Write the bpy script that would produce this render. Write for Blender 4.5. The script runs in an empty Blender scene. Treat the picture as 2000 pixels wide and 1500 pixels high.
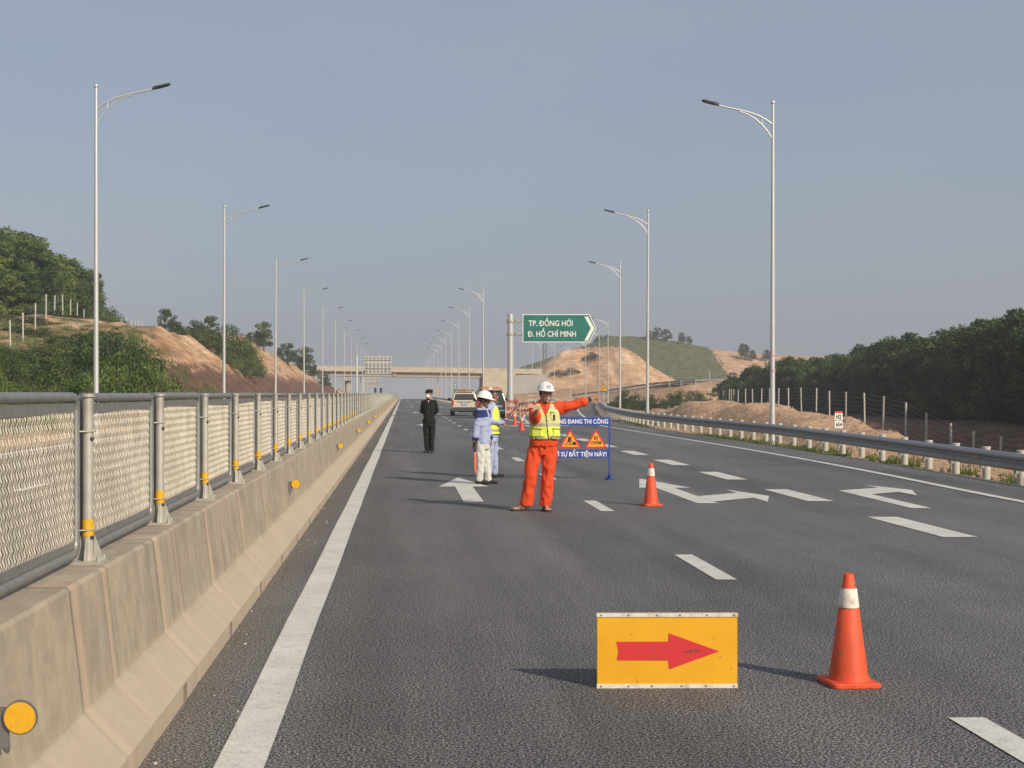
import bpy, math, random
import numpy as np
from mathutils import Vector, Matrix, noise as mnoise

R = math.radians
random.seed(7)
rng = np.random.default_rng(11)
scene = bpy.context.scene
COL = scene.collection

# ------------------------------------------------------------------ camera
cam_data = bpy.data.cameras.new("camera")
cam_data.sensor_width = 36.0
cam_data.lens = 50.4
cam_data.clip_start = 0.05
cam_data.clip_end = 30000
cam = bpy.data.objects.new("camera", cam_data)
COL.objects.link(cam)
cam.location = (0, 0, 1.6)
cam.rotation_euler = (R(90), 0, 0)
cam_data.shift_x = 0.1065
cam_data.shift_y = 0.009
scene.camera = cam

# ------------------------------------------------------------------ sky, sun, exposure
HAZE = 0.0006
SUN_EL = 31.0
SUN_AZ = math.degrees(math.atan2(0.63, -0.78))       # clockwise from +Y
world = bpy.data.worlds.new("World")
scene.world = world
world.use_nodes = True
wn = world.node_tree.nodes
wl = world.node_tree.links
for n in list(wn):
    wn.remove(n)
sky = wn.new("ShaderNodeTexSky")
sky.sky_type = 'NISHITA'
sky.sun_disc = False
sky.sun_elevation = R(SUN_EL)
sky.sun_rotation = R(SUN_AZ)
sky.altitude = 0
sky.air_density = 1.0
sky.dust_density = 3.0
sky.ozone_density = 1.0
bg = wn.new("ShaderNodeBackground")
bg.inputs['Strength'].default_value = 0.10
wo = wn.new("ShaderNodeOutputWorld")
wl.new(sky.outputs[0], bg.inputs['Color'])
# high thin dust layer that greys the whole sky
veil = wn.new("ShaderNodeBackground")
veil.inputs['Color'].default_value = (0.345, 0.395, 0.50, 1)
veil.inputs['Strength'].default_value = 1.0
wtc = wn.new("ShaderNodeTexCoord")
wmp = wn.new("ShaderNodeMapping"); wmp.inputs['Scale'].default_value = (1.0, 1.0, 2.6)
wnz = wn.new("ShaderNodeTexNoise"); wnz.inputs['Scale'].default_value = 2.6; wnz.inputs['Detail'].default_value = 5
wrm = wn.new("ShaderNodeValToRGB")
wrm.color_ramp.elements[0].position = 0.34; wrm.color_ramp.elements[0].color = (0.345, 0.402, 0.505, 1)
wrm.color_ramp.elements[1].position = 0.66; wrm.color_ramp.elements[1].color = (0.405, 0.43, 0.515, 1)
wl.new(wtc.outputs['Generated'], wmp.inputs[0]); wl.new(wmp.outputs[0], wnz.inputs['Vector'])
wl.new(wnz.outputs[0], wrm.inputs[0]); wl.new(wrm.outputs[0], veil.inputs['Color'])
vm_ = wn.new("ShaderNodeMixShader")
vm_.inputs[0].default_value = 0.6
wl.new(bg.outputs[0], vm_.inputs[1])
wl.new(veil.outputs[0], vm_.inputs[2])
wl.new(vm_.outputs[0], wo.inputs['Surface'])

sd = bpy.data.lights.new("sun", 'SUN')
sd.energy = 4.0
sd.angle = R(0.8)
sd.color = (1.0, 0.90, 0.74)
sun = bpy.data.objects.new("sun", sd)
COL.objects.link(sun)
a_, e_ = R(SUN_AZ), R(SUN_EL)
sv = Vector((math.sin(a_) * math.cos(e_), math.cos(a_) * math.cos(e_), math.sin(e_)))
sun.rotation_euler = sv.to_track_quat('Z', 'Y').to_euler()
sun.location = (30, -40, 40)

scene.view_settings.view_transform = 'Standard'
scene.view_settings.look = 'None'
scene.view_settings.exposure = 0.0
scene.view_settings.gamma = 1.0
scene.cycles.volume_bounces = 1
scene.cycles.max_bounces = 8
scene.cycles.transparent_max_bounces = 12

# ------------------------------------------------------------------ materials
MATS = {}

def nodes_of(m):
    m.use_nodes = True
    nt = m.node_tree
    return nt, nt.nodes, nt.links, nt.nodes['Principled BSDF']

def tex_coord(nt, scale=(1, 1, 1), kind='Object'):
    tc = nt.nodes.new('ShaderNodeTexCoord')
    mp = nt.nodes.new('ShaderNodeMapping')
    mp.inputs['Scale'].default_value = scale
    nt.links.new(tc.outputs[kind], mp.inputs['Vector'])
    return mp.outputs[0]

def noise_node(nt, vec, scale, detail=4, rough=0.55):
    n = nt.nodes.new('ShaderNodeTexNoise')
    n.inputs['Scale'].default_value = scale
    n.inputs['Detail'].default_value = detail
    n.inputs['Roughness'].default_value = rough
    nt.links.new(vec, n.inputs['Vector'])
    return n.outputs[0]

def ramp(nt, fac, stops):
    r = nt.nodes.new('ShaderNodeValToRGB')
    el = r.color_ramp.elements
    while len(el) < len(stops):
        el.new(0.5)
    for e, (p, c) in zip(el, stops):
        e.position = p
        e.color = (c[0], c[1], c[2], 1) if not isinstance(c, (int, float)) else (c, c, c, 1)
    nt.links.new(fac, r.inputs[0])
    return r.outputs[0]

def mixc(nt, fac, a, b, mode='MIX'):
    m = nt.nodes.new('ShaderNodeMix')
    m.data_type = 'RGBA'
    m.blend_type = mode
    for k_, v in ((0, fac), (6, a), (7, b)):
        inp = m.inputs[k_]
        if hasattr(v, 'links'):
            nt.links.new(v, inp)
        elif isinstance(v, (int, float)):
            inp.default_value = v if k_ == 0 else (v, v, v, 1)
        else:
            inp.default_value = (v[0], v[1], v[2], 1)
    return m.outputs[2]

def bump(nt, bsdf, height, strength=0.3, dist=0.02):
    b = nt.nodes.new('ShaderNodeBump')
    b.inputs['Strength'].default_value = strength
    b.inputs['Distance'].default_value = dist
    nt.links.new(height, b.inputs['Height'])
    nt.links.new(b.outputs[0], bsdf.inputs['Normal'])

def mat(name, c, rough=0.6, metal=0.0, var=0.15, scale=6.0, stretch=(1, 1, 1), bmp=0.0, bscale=None, bdist=0.01, spec=0.5, dirt=None, dirt_amt=0.0, dirt_scale=3.0, kind='Object', dirt_at=(0.5, 0.72)):
    if name in MATS:
        return MATS[name]
    m = bpy.data.materials.new(name)
    nt, N, L, b = nodes_of(m)
    v = tex_coord(nt, stretch, kind)
    n = noise_node(nt, v, scale)
    lo = tuple(x * (1 - var) for x in c)
    hi = tuple(min(1, x * (1 + var)) for x in c)
    col = ramp(nt, n, [(0.3, lo), (0.7, hi)])
    if dirt is not None:
        n2 = noise_node(nt, v, dirt_scale, 6, 0.65)
        f = ramp(nt, n2, [(dirt_at[0], 0.0), (dirt_at[1], dirt_amt)])
        col = mixc(nt, f, col, dirt)
    L.new(col, b.inputs['Base Color'])
    b.inputs['Roughness'].default_value = rough
    b.inputs['Metallic'].default_value = metal
    b.inputs['Specular IOR Level'].default_value = spec
    if bmp:
        n3 = noise_node(nt, v, bscale or scale * 4, 5)
        bump(nt, b, n3, bmp, bdist)
    MATS[name] = m
    return m

def asphalt_mat():
    m = bpy.data.materials.new('asphalt')
    nt, N, L, b = nodes_of(m)
    v = tex_coord(nt)
    f = noise_node(nt, v, 78, 2, 0.8)
    base = ramp(nt, f, [(0.43, (0.010, 0.010, 0.011)), (0.51, (0.044, 0.044, 0.046)), (0.58, (0.36, 0.35, 0.34))])
    vo = N.new('ShaderNodeTexVoronoi')
    vo.inputs['Scale'].default_value = 70
    L.new(v, vo.inputs['Vector'])
    stone = ramp(nt, vo.outputs['Distance'], [(0.14, 1.0), (0.26, 0.0)])
    sel = noise_node(nt, v, 45, 2)
    sel = ramp(nt, sel, [(0.50, 0.0), (0.58, 0.9)])
    mm = N.new('ShaderNodeMath'); mm.operation = 'MULTIPLY'
    L.new(stone, mm.inputs[0]); L.new(sel, mm.inputs[1])
    base = mixc(nt, mm.outputs[0], base, (0.36, 0.34, 0.31))
    vl = tex_coord(nt, (0.55, 0.035, 1))
    lane = noise_node(nt, vl, 1.4, 4, 0.6)
    lane = ramp(nt, lane, [(0.32, 0.68), (0.68, 1.30)])
    base = mixc(nt, 1.0, base, lane, 'MULTIPLY')
    vb = noise_node(nt, v, 0.6, 7, 0.7)
    vb = ramp(nt, vb, [(0.32, 0.86), (0.66, 1.10)])
    base = mixc(nt, 1.0, base, vb, 'MULTIPLY')
    # sandy dust by the kerb side of the barrier
    sx = N.new('ShaderNodeSeparateXYZ'); L.new(v, sx.inputs[0])
    dj = noise_node(nt, v, 3.0, 5, 0.7)
    ma = N.new('ShaderNodeMath'); ma.operation = 'MULTIPLY_ADD'
    L.new(dj, ma.inputs[0]); ma.inputs[1].default_value = 0.5; L.new(sx.outputs[0], ma.inputs[2])
    dm = N.new('ShaderNodeMapRange')
    L.new(ma.outputs[0], dm.inputs[0])
    dm.inputs[1].default_value = -0.95; dm.inputs[2].default_value = -0.55
    dm.inputs[3].default_value = 0.55; dm.inputs[4].default_value = 0.0
    base = mixc(nt, dm.outputs[0], base, (0.17, 0.13, 0.095))
    L.new(base, b.inputs['Base Color'])
    b.inputs['Roughness'].default_value = 0.82
    b.inputs['Specular IOR Level'].default_value = 0.35
    bump(nt, b, f, 0.35, 0.004)
    MATS['asphalt'] = m
    return m

def paint_mat():
    m = bpy.data.materials.new('road_paint')
    nt, N, L, b = nodes_of(m)
    v = tex_coord(nt)
    n = noise_node(nt, v, 1.5, 5, 0.6)
    col = ramp(nt, n, [(0.3, (0.58, 0.56, 0.50)), (0.7, (0.74, 0.72, 0.65))])
    f = noise_node(nt, v, 95, 3, 0.75)
    w = ramp(nt, f, [(0.55, 0.0), (0.64, 0.7)])
    g2 = noise_node(nt, v, 9, 6, 0.75)
    g2 = ramp(nt, g2, [(0.50, 0.0), (0.68, 0.45)])
    col = mixc(nt, g2, col, (0.33, 0.30, 0.26))
    col = mixc(nt, w, col, (0.2, 0.19, 0.18))
    L.new(col, b.inputs['Base Color'])
    b.inputs['Roughness'].default_value = 0.6
    bump(nt, b, f, 0.35, 0.003)
    MATS['road_paint'] = m
    return m

def concrete_mat():
    m = bpy.data.materials.new('barrier_concrete')
    nt, N, L, b = nodes_of(m)
    v = tex_coord(nt)
    n = noise_node(nt, v, 2.2, 6, 0.6)
    col = ramp(nt, n, [(0.3, (0.33, 0.275, 0.20)), (0.72, (0.47, 0.40, 0.30))])
    vs = tex_coord(nt, (5, 5, 0.5))
    s = noise_node(nt, vs, 1.5, 7, 0.75)
    s = ramp(nt, s, [(0.44, 0.0), (0.68, 0.55)])
    blot = noise_node(nt, v, 0.9, 6, 0.75)
    blot = ramp(nt, blot, [(0.38, 0.2), (0.60, 1.3)])
    mot = noise_node(nt, v, 6, 7, 0.75)
    mot = ramp(nt, mot, [(0.36, 0.84), (0.64, 1.08)])
    col = mixc(nt, 1.0, col, mot, 'MULTIPLY')
    mb_ = N.new('ShaderNodeMath'); mb_.operation = 'MULTIPLY'
    L.new(s, mb_.inputs[0]); L.new(blot, mb_.inputs[1])
    s = mb_.outputs[0]
    col = mixc(nt, s, col, (0.19, 0.165, 0.13))
    vs2 = tex_coord(nt, (9, 9, 0.7))
    s2 = noise_node(nt, vs2, 2.9, 4, 0.6)
    s2 = ramp(nt, s2, [(0.56, 0.0), (0.68, 0.45)])
    col = mixc(nt, s2, col, (0.44, 0.27, 0.18))
    # rusty and dark lime streaks down the casting joints, every 1.98 m
    sx = N.new('ShaderNodeSeparateXYZ'); L.new(v, sx.inputs[0])
    wob = noise_node(nt, v, 5.0, 4, 0.6)
    yy = N.new('ShaderNodeMath'); yy.operation = 'MULTIPLY_ADD'; L.new(wob, yy.inputs[0]); yy.inputs[1].default_value = 0.05; L.new(sx.outputs[1], yy.inputs[2])
    dv = N.new('ShaderNodeMath'); dv.operation = 'MULTIPLY_ADD'; L.new(yy.outputs[0], dv.inputs[0]); dv.inputs[1].default_value = 1 / 1.98; dv.inputs[2].default_value = 4.0 / 1.98
    fr_ = N.new('ShaderNodeMath'); fr_.operation = 'FRACT'; L.new(dv.outputs[0], fr_.inputs[0])
    j1 = ramp(nt, fr_.outputs[0], [(0.0, 0.75), (0.022, 0.75), (0.034, 0.0), (0.315, 0.0), (0.325, 0.5), (0.34, 0.0), (0.375, 0.0), (0.385, 0.55), (0.40, 0.0)])
    j2 = ramp(nt, fr_.outputs[0], [(0.03, 0.0), (0.05, 0.5), (0.10, 0.0), (0.33, 0.0), (0.345, 0.55), (0.375, 0.0)])
    col = mixc(nt, j2, col, (0.56, 0.38, 0.27))
    col = mixc(nt, j1, col, (0.17, 0.14, 0.11))
    # pale dust on the sloping toe
    dn = noise_node(nt, v, 2.0, 5, 0.7)
    ma = N.new('ShaderNodeMath'); ma.operation = 'MULTIPLY_ADD'
    L.new(dn, ma.inputs[0]); ma.inputs[1].default_value = 0.22; L.new(sx.outputs[2], ma.inputs[2])
    mr = N.new('ShaderNodeMapRange'); L.new(ma.outputs[0], mr.inputs[0])
    mr.inputs[1].default_value = 0.36; mr.inputs[2].default_value = 0.44; mr.inputs[3].default_value = 0.72; mr.inputs[4].default_value = 0.0
    col = mixc(nt, mr.outputs[0], col, (0.47, 0.385, 0.29))
    p = N.new('ShaderNodeTexVoronoi'); p.inputs['Scale'].default_value = 9
    L.new(v, p.inputs['Vector'])
    pf = ramp(nt, p.outputs['Distance'], [(0.03, 0.7), (0.055, 0.0)])
    col = mixc(nt, pf, col, (0.12, 0.08, 0.06))
    L.new(col, b.inputs['Base Color'])
    b.inputs['Roughness'].default_value = 0.85
    f = noise_node(nt, v, 30, 5, 0.6)
    bump(nt, b, f, 0.35, 0.006)
    MATS['barrier_concrete'] = m
    return m

def terrain_mat():
    m = bpy.data.materials.new('earth')
    nt, N, L, b = nodes_of(m)
    v = tex_coord(nt)
    n = noise_node(nt, v, 0.22, 8, 0.68)
    dirt = ramp(nt, n, [(0.33, (0.31, 0.165, 0.085)), (0.5, (0.52, 0.315, 0.18)), (0.66, (0.71, 0.50, 0.32))])
    vv = tex_coord(nt, (0.6, 0.25, 2.2))
    st = noise_node(nt, vv, 0.9, 6, 0.7)
    st = ramp(nt, st, [(0.38, 0.66), (0.62, 1.18)])
    dirt = mixc(nt, 1.0, dirt, st, 'MULTIPLY')
    g = noise_node(nt, v, 1.7, 7, 0.7)
    green = ramp(nt, g, [(0.3, (0.055, 0.07, 0.02)), (0.5, (0.12, 0.13, 0.05)), (0.7, (0.25, 0.20, 0.10))])
    dark = noise_node(nt, v, 0.8, 6, 0.7)
    dred = ramp(nt, dark, [(0.3, (0.09, 0.05, 0.035)), (0.7, (0.23, 0.135, 0.09))])
    at = N.new('ShaderNodeAttribute'); at.attribute_name = 'cover'
    sp = N.new('ShaderNodeSeparateXYZ'); L.new(at.outputs['Vector'], sp.inputs[0])
    def brk(o, k):
        nn = noise_node(nt, v, 0.9, 6, 0.7)
        a = N.new('ShaderNodeMath'); a.operation = 'ADD'
        L.new(o, a.inputs[0]); L.new(nn, a.inputs[1])
        return ramp(nt, a.outputs[0], [(0.88, 0.0), (1.05 if k else 1.1, 1.0)])
    pn_ = noise_node(nt, v, 3.5, 7, 0.8)
    pale = ramp(nt, pn_, [(0.36, (0.33, 0.20, 0.125)), (0.5, (0.58, 0.385, 0.245)), (0.64, (0.76, 0.56, 0.39))])
    dirt = mixc(nt, sp.outputs[2], dirt, pale)
    col = mixc(nt, brk(sp.outputs[1], 1), dirt, dred)
    col = mixc(nt, brk(sp.outputs[0], 1), col, green)
    L.new(col, b.inputs['Base Color'])
    b.inputs['Roughness'].default_value = 0.95
    b.inputs['Specular IOR Level'].default_value = 0.15
    f = noise_node(nt, v, 1.3, 8, 0.7)
    bump(nt, b, f, 0.9, 0.35)
    MATS['earth'] = m
    return m

def leaf_mat(name, c1, c2, c3):
    m = bpy.data.materials.new(name)
    nt, N, L, b = nodes_of(m)
    v = tex_coord(nt)
    at = N.new('ShaderNodeAttribute'); at.attribute_name = 'shade'
    n = noise_node(nt, v, 0.9, 3)
    a = N.new('ShaderNodeMath'); a.operation = 'MULTIPLY_ADD'
    L.new(n, a.inputs[0]); a.inputs[1].default_value = 0.55
    L.new(at.outputs['Fac'], a.inputs[2])
    col = ramp(nt, a.outputs[0], [(0.3, c1), (0.75, c2), (1.2, c3)])
    oi = N.new('ShaderNodeObjectInfo')
    orr = ramp(nt, oi.outputs['Random'], [(0.0, (0.8, 0.85, 0.8)), (1.0, (1.25, 1.15, 1.05))])
    col = mixc(nt, 1.0, col, orr, 'MULTIPLY')
    L.new(col, b.inputs['Base Color'])
    b.inputs['Roughness'].default_value = 0.7
    b.inputs['Specular IOR Level'].default_value = 0.2
    try:
        tr = N.new('ShaderNodeBsdfTranslucent')
        mx = N.new('ShaderNodeMixShader'); mx.inputs[0].default_value = 0.25
        L.new(col, tr.inputs['Color'])
        L.new(b.outputs[0], mx.inputs[1]); L.new(tr.outputs[0], mx.inputs[2])
        L.new(mx.outputs[0], N['Material Output'].inputs['Surface'])
    except Exception:
        pass
    MATS[name] = m
    return m

asphalt_mat(); paint_mat(); concrete_mat(); terrain_mat()
leaf_mat('leaf_dark', (0.020, 0.038, 0.014), (0.050, 0.082, 0.024), (0.12, 0.165, 0.045))
leaf_mat('leaf_mid', (0.035, 0.062, 0.018), (0.085, 0.135, 0.036), (0.18, 0.235, 0.065))
leaf_mat('leaf_bright', (0.05, 0.09, 0.02), (0.11, 0.17, 0.035), (0.22, 0.28, 0.07))
M = MATS
mat('galvanised', (0.47, 0.45, 0.39), 0.5, 0.35, 0.18, 9, bmp=0.08, dirt=(0.30, 0.27, 0.22), dirt_amt=0.5)
mat('lamp_steel', (0.62, 0.62, 0.60), 0.40, 0.45, 0.06, 2)
mat('frame_grey', (0.27, 0.27, 0.26), 0.5, 0.5, 0.12, 12, dirt=(0.33, 0.30, 0.26), dirt_amt=0.35)
mat('mesh_steel', (0.44, 0.40, 0.33), 0.55, 0.2, 0.16, 5, dirt=(0.26, 0.22, 0.16), dirt_amt=0.55, dirt_scale=1.6)
mat('amber', (0.72, 0.385, 0.012), 0.5, 0, 0.12, 20, dirt=(0.4, 0.22, 0.05), dirt_amt=0.6, dirt_scale=16)
mat('grey_plastic', (0.13, 0.13, 0.13), 0.6)
mat('rubber_smear', (0.33, 0.035, 0.035), 0.6, 0, 0.5, 60)
mat('dark_grey', (0.045, 0.045, 0.05), 0.6)
mat('black', (0.012, 0.012, 0.013), 0.6)
mat('white', (0.80, 0.79, 0.75), 0.5, 0, 0.04)
mat('beam_steel', (0.34, 0.34, 0.33), 0.5, 0.45, 0.16, 3, dirt=(0.2, 0.19, 0.17), dirt_amt=0.5)
mat('post_white', (0.52, 0.50, 0.44), 0.7, 0, 0.12, 7, dirt=(0.3, 0.24, 0.18), dirt_amt=0.6)
mat('cone_red', (0.68, 0.078, 0.022), 0.62, 0, 0.14, 6, bmp=0.15, bscale=40, dirt=(0.30, 0.10, 0.06), dirt_amt=0.8, dirt_scale=11, dirt_at=(0.54, 0.70))
mat('cone_white', (0.78, 0.72, 0.64), 0.6, 0, 0.05, 9, dirt=(0.40, 0.20, 0.13), dirt_amt=0.75, dirt_scale=14)
mat('sign_yellow', (0.76, 0.375, 0.008), 0.5, 0, 0.09, 3, dirt=(0.33, 0.17, 0.03), dirt_amt=0.8, dirt_scale=34, dirt_at=(0.655, 0.70), bmp=0.1, bscale=4, bdist=0.02)
mat('sign_red', (0.62, 0.028, 0.035), 0.5, 0, 0.06, 8, dirt=(0.30, 0.06, 0.05), dirt_amt=0.5, dirt_scale=9)
mat('dirty_white', (0.70, 0.66, 0.55), 0.5, 0, 0.08, 12, dirt=(0.30, 0.2, 0.12), dirt_amt=0.6, dirt_scale=15)
mat('sign_blue', (0.015, 0.055, 0.32), 0.5, 0, 0.08)
mat('sign_orange', (0.90, 0.36, 0.02), 0.5, 0, 0.04)
mat('sign_green', (0.006, 0.15, 0.118), 0.45, 0, 0.18, 1.2)
mat('sign_back', (0.30, 0.30, 0.29), 0.55, 0.3, 0.1, 3)
mat('bridge_concrete', (0.50, 0.43, 0.33), 0.85, 0, 0.10, 0.5, dirt=(0.27, 0.22, 0.17), dirt_amt=0.6, dirt_scale=0.6, stretch=(1, 1, 2))
mat('bridge_girder', (0.40, 0.355, 0.30), 0.85, 0, 0.08, 0.5)
mat('slope_concrete', (0.34, 0.31, 0.27), 0.9, 0, 0.1, 0.7)
mat('bark', (0.11, 0.085, 0.06), 0.9, 0, 0.25, 8, bmp=0.4)
mat('rope_red', (0.34, 0.04, 0.03), 0.6)
mat('skin', (0.44, 0.24, 0.155), 0.55, 0, 0.08, 14)
mat('skin_tan', (0.27, 0.125, 0.075), 0.55, 0, 0.08, 14)
mat('lips', (0.30, 0.10, 0.07), 0.5)
mat('hair', (0.015, 0.012, 0.010), 0.6)
mat('orange_cloth', (0.70, 0.075, 0.022), 0.85, 0, 0.10, 7, bmp=0.5, bscale=16, bdist=0.02, spec=0.2)
mat('vest_lime', (0.72, 0.80, 0.10), 0.75, 0, 0.07, 8, bmp=0.3, bscale=18, bdist=0.015, spec=0.2)
mat('vest_pale', (0.62, 0.63, 0.26), 0.75, 0, 0.07, 8, bmp=0.3, bscale=18, bdist=0.015, spec=0.2)
mat('reflective_grey', (0.42, 0.39, 0.27), 0.5, 0.1, 0.08, 10)
mat('blue_cloth', (0.36, 0.41, 0.58), 0.85, 0, 0.08, 7, bmp=0.5, bscale=14, bdist=0.02, spec=0.2)
mat('navy_cloth', (0.02, 0.028, 0.13), 0.85, 0, 0.1)
mat('white_cloth', (0.60, 0.60, 0.56), 0.85, 0, 0.08, 7, bmp=0.5, bscale=14, bdist=0.02, spec=0.2, dirt=(0.42, 0.38, 0.30), dirt_amt=0.5)
mat('black_cloth', (0.013, 0.014, 0.013), 0.85, 0, 0.3, 8, bmp=0.5, bscale=14, bdist=0.02, spec=0.25)
mat('shoe', (0.03, 0.024, 0.02), 0.6)
mat('helmet_white', (0.82, 0.82, 0.80), 0.3, 0, 0.02)
mat('emblem_blue', (0.02, 0.16, 0.36), 0.5)
mat('baton_red', (0.85, 0.20, 0.12), 0.4)
mat('car_cream', (0.62, 0.54, 0.40), 0.28, 0.0, 0.02, 1)
mat('car_green', (0.055, 0.085, 0.085), 0.28, 0.3, 0.03, 1)
mat('car_glass', (0.05, 0.05, 0.05), 0.1, 0, 0.05)
mat('tyre', (0.018, 0.018, 0.018), 0.85)
mat('tail_red', (0.45, 0.02, 0.015), 0.25)
mat('beacon_orange', (0.62, 0.17, 0.03), 0.3)
mat('plate', (0.35, 0.38, 0.55), 0.5)
mat('chrome', (0.6, 0.6, 0.6), 0.2, 0.8, 0.02)
mat('sand', (0.30, 0.235, 0.17), 0.95, 0, 0.3, 3, bmp=0.6, bscale=30, bdist=0.01, dirt=(0.10, 0.08, 0.06), dirt_amt=0.8, dirt_scale=20)
mat('tan_wood', (0.55, 0.36, 0.18), 0.8)
mat('kerb_dirt', (0.22, 0.18, 0.14), 0.95, 0, 0.3, 4, bmp=0.6, bscale=20)

# ------------------------------------------------------------------ mesh helpers
class MB:
    """collects simple shapes into one mesh"""
    def __init__(s):
        s.v = []; s.f = []; s.mi = []; s.sm = []; s.m = 0

    def add(s, vs, fs, smooth=False, m=None):
        o = len(s.v)
        s.v += [tuple(p) for p in vs]
        for f in fs:
            s.f.append(tuple(i + o for i in f))
            s.mi.append(s.m if m is None else m)
            s.sm.append(smooth)

    def box(s, c, d, rz=0.0, m=None, rot=None):
        hx, hy, hz = d[0] / 2, d[1] / 2, d[2] / 2
        r = rot or Matrix.Rotation(rz, 3, 'Z')
        vs = [Vector(c) + r @ Vector((x * hx, y * hy, z * hz)) for z in (-1, 1) for y in (-1, 1) for x in (-1, 1)]
        s.add(vs, [(0, 2, 3, 1), (4, 5, 7, 6), (0, 1, 5, 4), (2, 6, 7, 3), (0, 4, 6, 2), (1, 3, 7, 5)], False, m)

    def tube(s, pts, rad, n=10, m=None, cap=True, smooth=True, flat=1.0, side=None):
        pts = [Vector(p) for p in pts]
        if not isinstance(rad, (list, tuple)):
            rad = [rad] * len(pts)
        rings = []
        prev = Vector(side) if side is not None else None
        for i, p in enumerate(pts):
            a = pts[max(i - 1, 0)]; b = pts[min(i + 1, len(pts) - 1)]
            t = (b - a)
            t = t.normalized() if t.length > 1e-9 else Vector((0, 0, 1))
            if prev is None:
                prev = Vector((1, 0, 0)) if abs(t.x) < 0.9 else Vector((0, 1, 0))
            u = prev - t * prev.dot(t)
            if u.length < 1e-6:
                u = Vector((0, 1, 0)) - t * t.y
            u.normalize()
            w = t.cross(u)
            prev = u
            rings.append([p + (u * math.cos(2 * math.pi * k / n) + w * flat * math.sin(2 * math.pi * k / n)) * rad[i] for k in range(n)])
        vs = [q for r in rings for q in r]
        fs = []
        for i in range(len(rings) - 1):
            for k in range(n):
                k2 = (k + 1) % n
                fs.append((i * n + k, i * n + k2, (i + 1) * n + k2, (i + 1) * n + k))
        s.add(vs, fs, smooth, m)
        if cap:
            e = (len(rings) - 1) * n
            s.add(rings[0], [tuple(reversed(range(n)))], False, m)
            s.add(rings[-1], [tuple(range(n))], False, m)

    def ball(s, c, r, n=10, m=None, smooth=True, rot=None):
        if not isinstance(r, (list, tuple)):
            r = (r, r, r)
        vs = []; k = n // 2 + 1
        rot = rot or Matrix.Identity(3)
        for i in range(k + 1):
            th = math.pi * i / k
            for j in range(n):
                ph = 2 * math.pi * j / n
                vs.append(Vector(c) + rot @ Vector((r[0] * math.sin(th) * math.cos(ph), r[1] * math.sin(th) * math.sin(ph), r[2] * math.cos(th))))
        fs = []
        for i in range(k):
            for j in range(n):
                j2 = (j + 1) % n
                fs.append((i * n + j, (i + 1) * n + j, (i + 1) * n + j2, i * n + j2))
        s.add(vs, fs, smooth, m)

    def prism(s, poly, axis_from, axis_to, plane='xz', m=None, smooth=False):
        """poly = 2d points; extruded between two values of the remaining axis"""
        n = len(poly)
        def P(a, b, t):
            return {'xz': (a, t, b), 'xy': (a, b, t), 'yz': (t, a, b)}[plane]
        vs = [P(a, b, axis_from) for a, b in poly] + [P(a, b, axis_to) for a, b in poly]
        fs = [tuple(range(n)), tuple(reversed(range(n, 2 * n)))]
        for i in range(n):
            j = (i + 1) % n
            fs.append((i, i + n, j + n, j))
        s.add(vs, fs, smooth, m)

    def rings(s, rings, m=None, smooth=False, cap=True, closed=True):
        n = len(rings[0])
        vs = [q for r in rings for q in r]
        fs = []
        for i in range(len(rings) - 1):
            for k in range(n if closed else n - 1):
                k2 = (k + 1) % n
                fs.append((i * n + k, i * n + k2, (i + 1) * n + k2, (i + 1) * n + k))
        s.add(vs, fs, smooth, m)
        if cap and closed:
            s.add(rings[0], [tuple(reversed(range(n)))], False, m)
            s.add(rings[-1], [tuple(range(n))], False, m)

    def mesh(s, name, mats):
        me = bpy.data.meshes.new(name)
        me.from_pydata([tuple(p) for p in s.v], [], s.f)
        for mm in (mats if isinstance(mats, (list, tuple)) else [mats]):
            me.materials.append(M[mm] if isinstance(mm, str) else mm)
        me.polygons.foreach_set('material_index', s.mi)
        me.polygons.foreach_set('use_smooth', s.sm)
        me.update()
        return me

    def build(s, name, mats, parent=None, loc=(0, 0, 0), rz=0.0, fix=True):
        me = s.mesh(name, mats)
        if fix:
            fix_normals(me)
        return link(name, me, parent, loc, rz)

def fix_normals(me):
    import bmesh
    bm = bmesh.new(); bm.from_mesh(me)
    bmesh.ops.recalc_face_normals(bm, faces=bm.faces)
    bm.to_mesh(me); bm.free()

def link(name, me, parent=None, loc=(0, 0, 0), rz=0.0):
    o = bpy.data.objects.new(name, me)
    COL.objects.link(o)
    if parent is not None:
        o.parent = parent
    o.location = loc
    o.rotation_euler = (0, 0, rz)
    return o

def tag(o, label=None, cat=None, group=None, kind=None):
    if label: o['label'] = label
    if cat: o['category'] = cat
    if group: o['group'] = group
    if kind: o['kind'] = kind
    return o

def thing(name, label, cat, loc=(0, 0, 0), rz=0.0, group=None):
    o = bpy.data.objects.new(name, None)
    o.empty_display_size = 0.2
    COL.objects.link(o)
    o.location = loc
    o.rotation_euler = (0, 0, rz)
    return tag(o, label, cat, group)

def kids(o):
    return [c for c in bpy.data.objects if c.parent is o]

_tree_cache = {}
def copy_tree(o, parent=None):
    if o.name not in _tree_cache:
        _tree_cache[o.name] = kids(o)
    c = o.copy()
    COL.objects.link(c)
    c.parent = parent
    for ch in _tree_cache[o.name]:
        copy_tree(ch, c)
    return c

def place(c, loc, rz=None, label=None, group=None, scale=None):
    c.location = loc
    if rz is not None: c.rotation_euler = (0, 0, rz)
    if label: c['label'] = label
    if group: c['group'] = group
    if scale: c.scale = (scale,) * 3 if isinstance(scale, (int, float)) else scale
    return c

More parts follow.
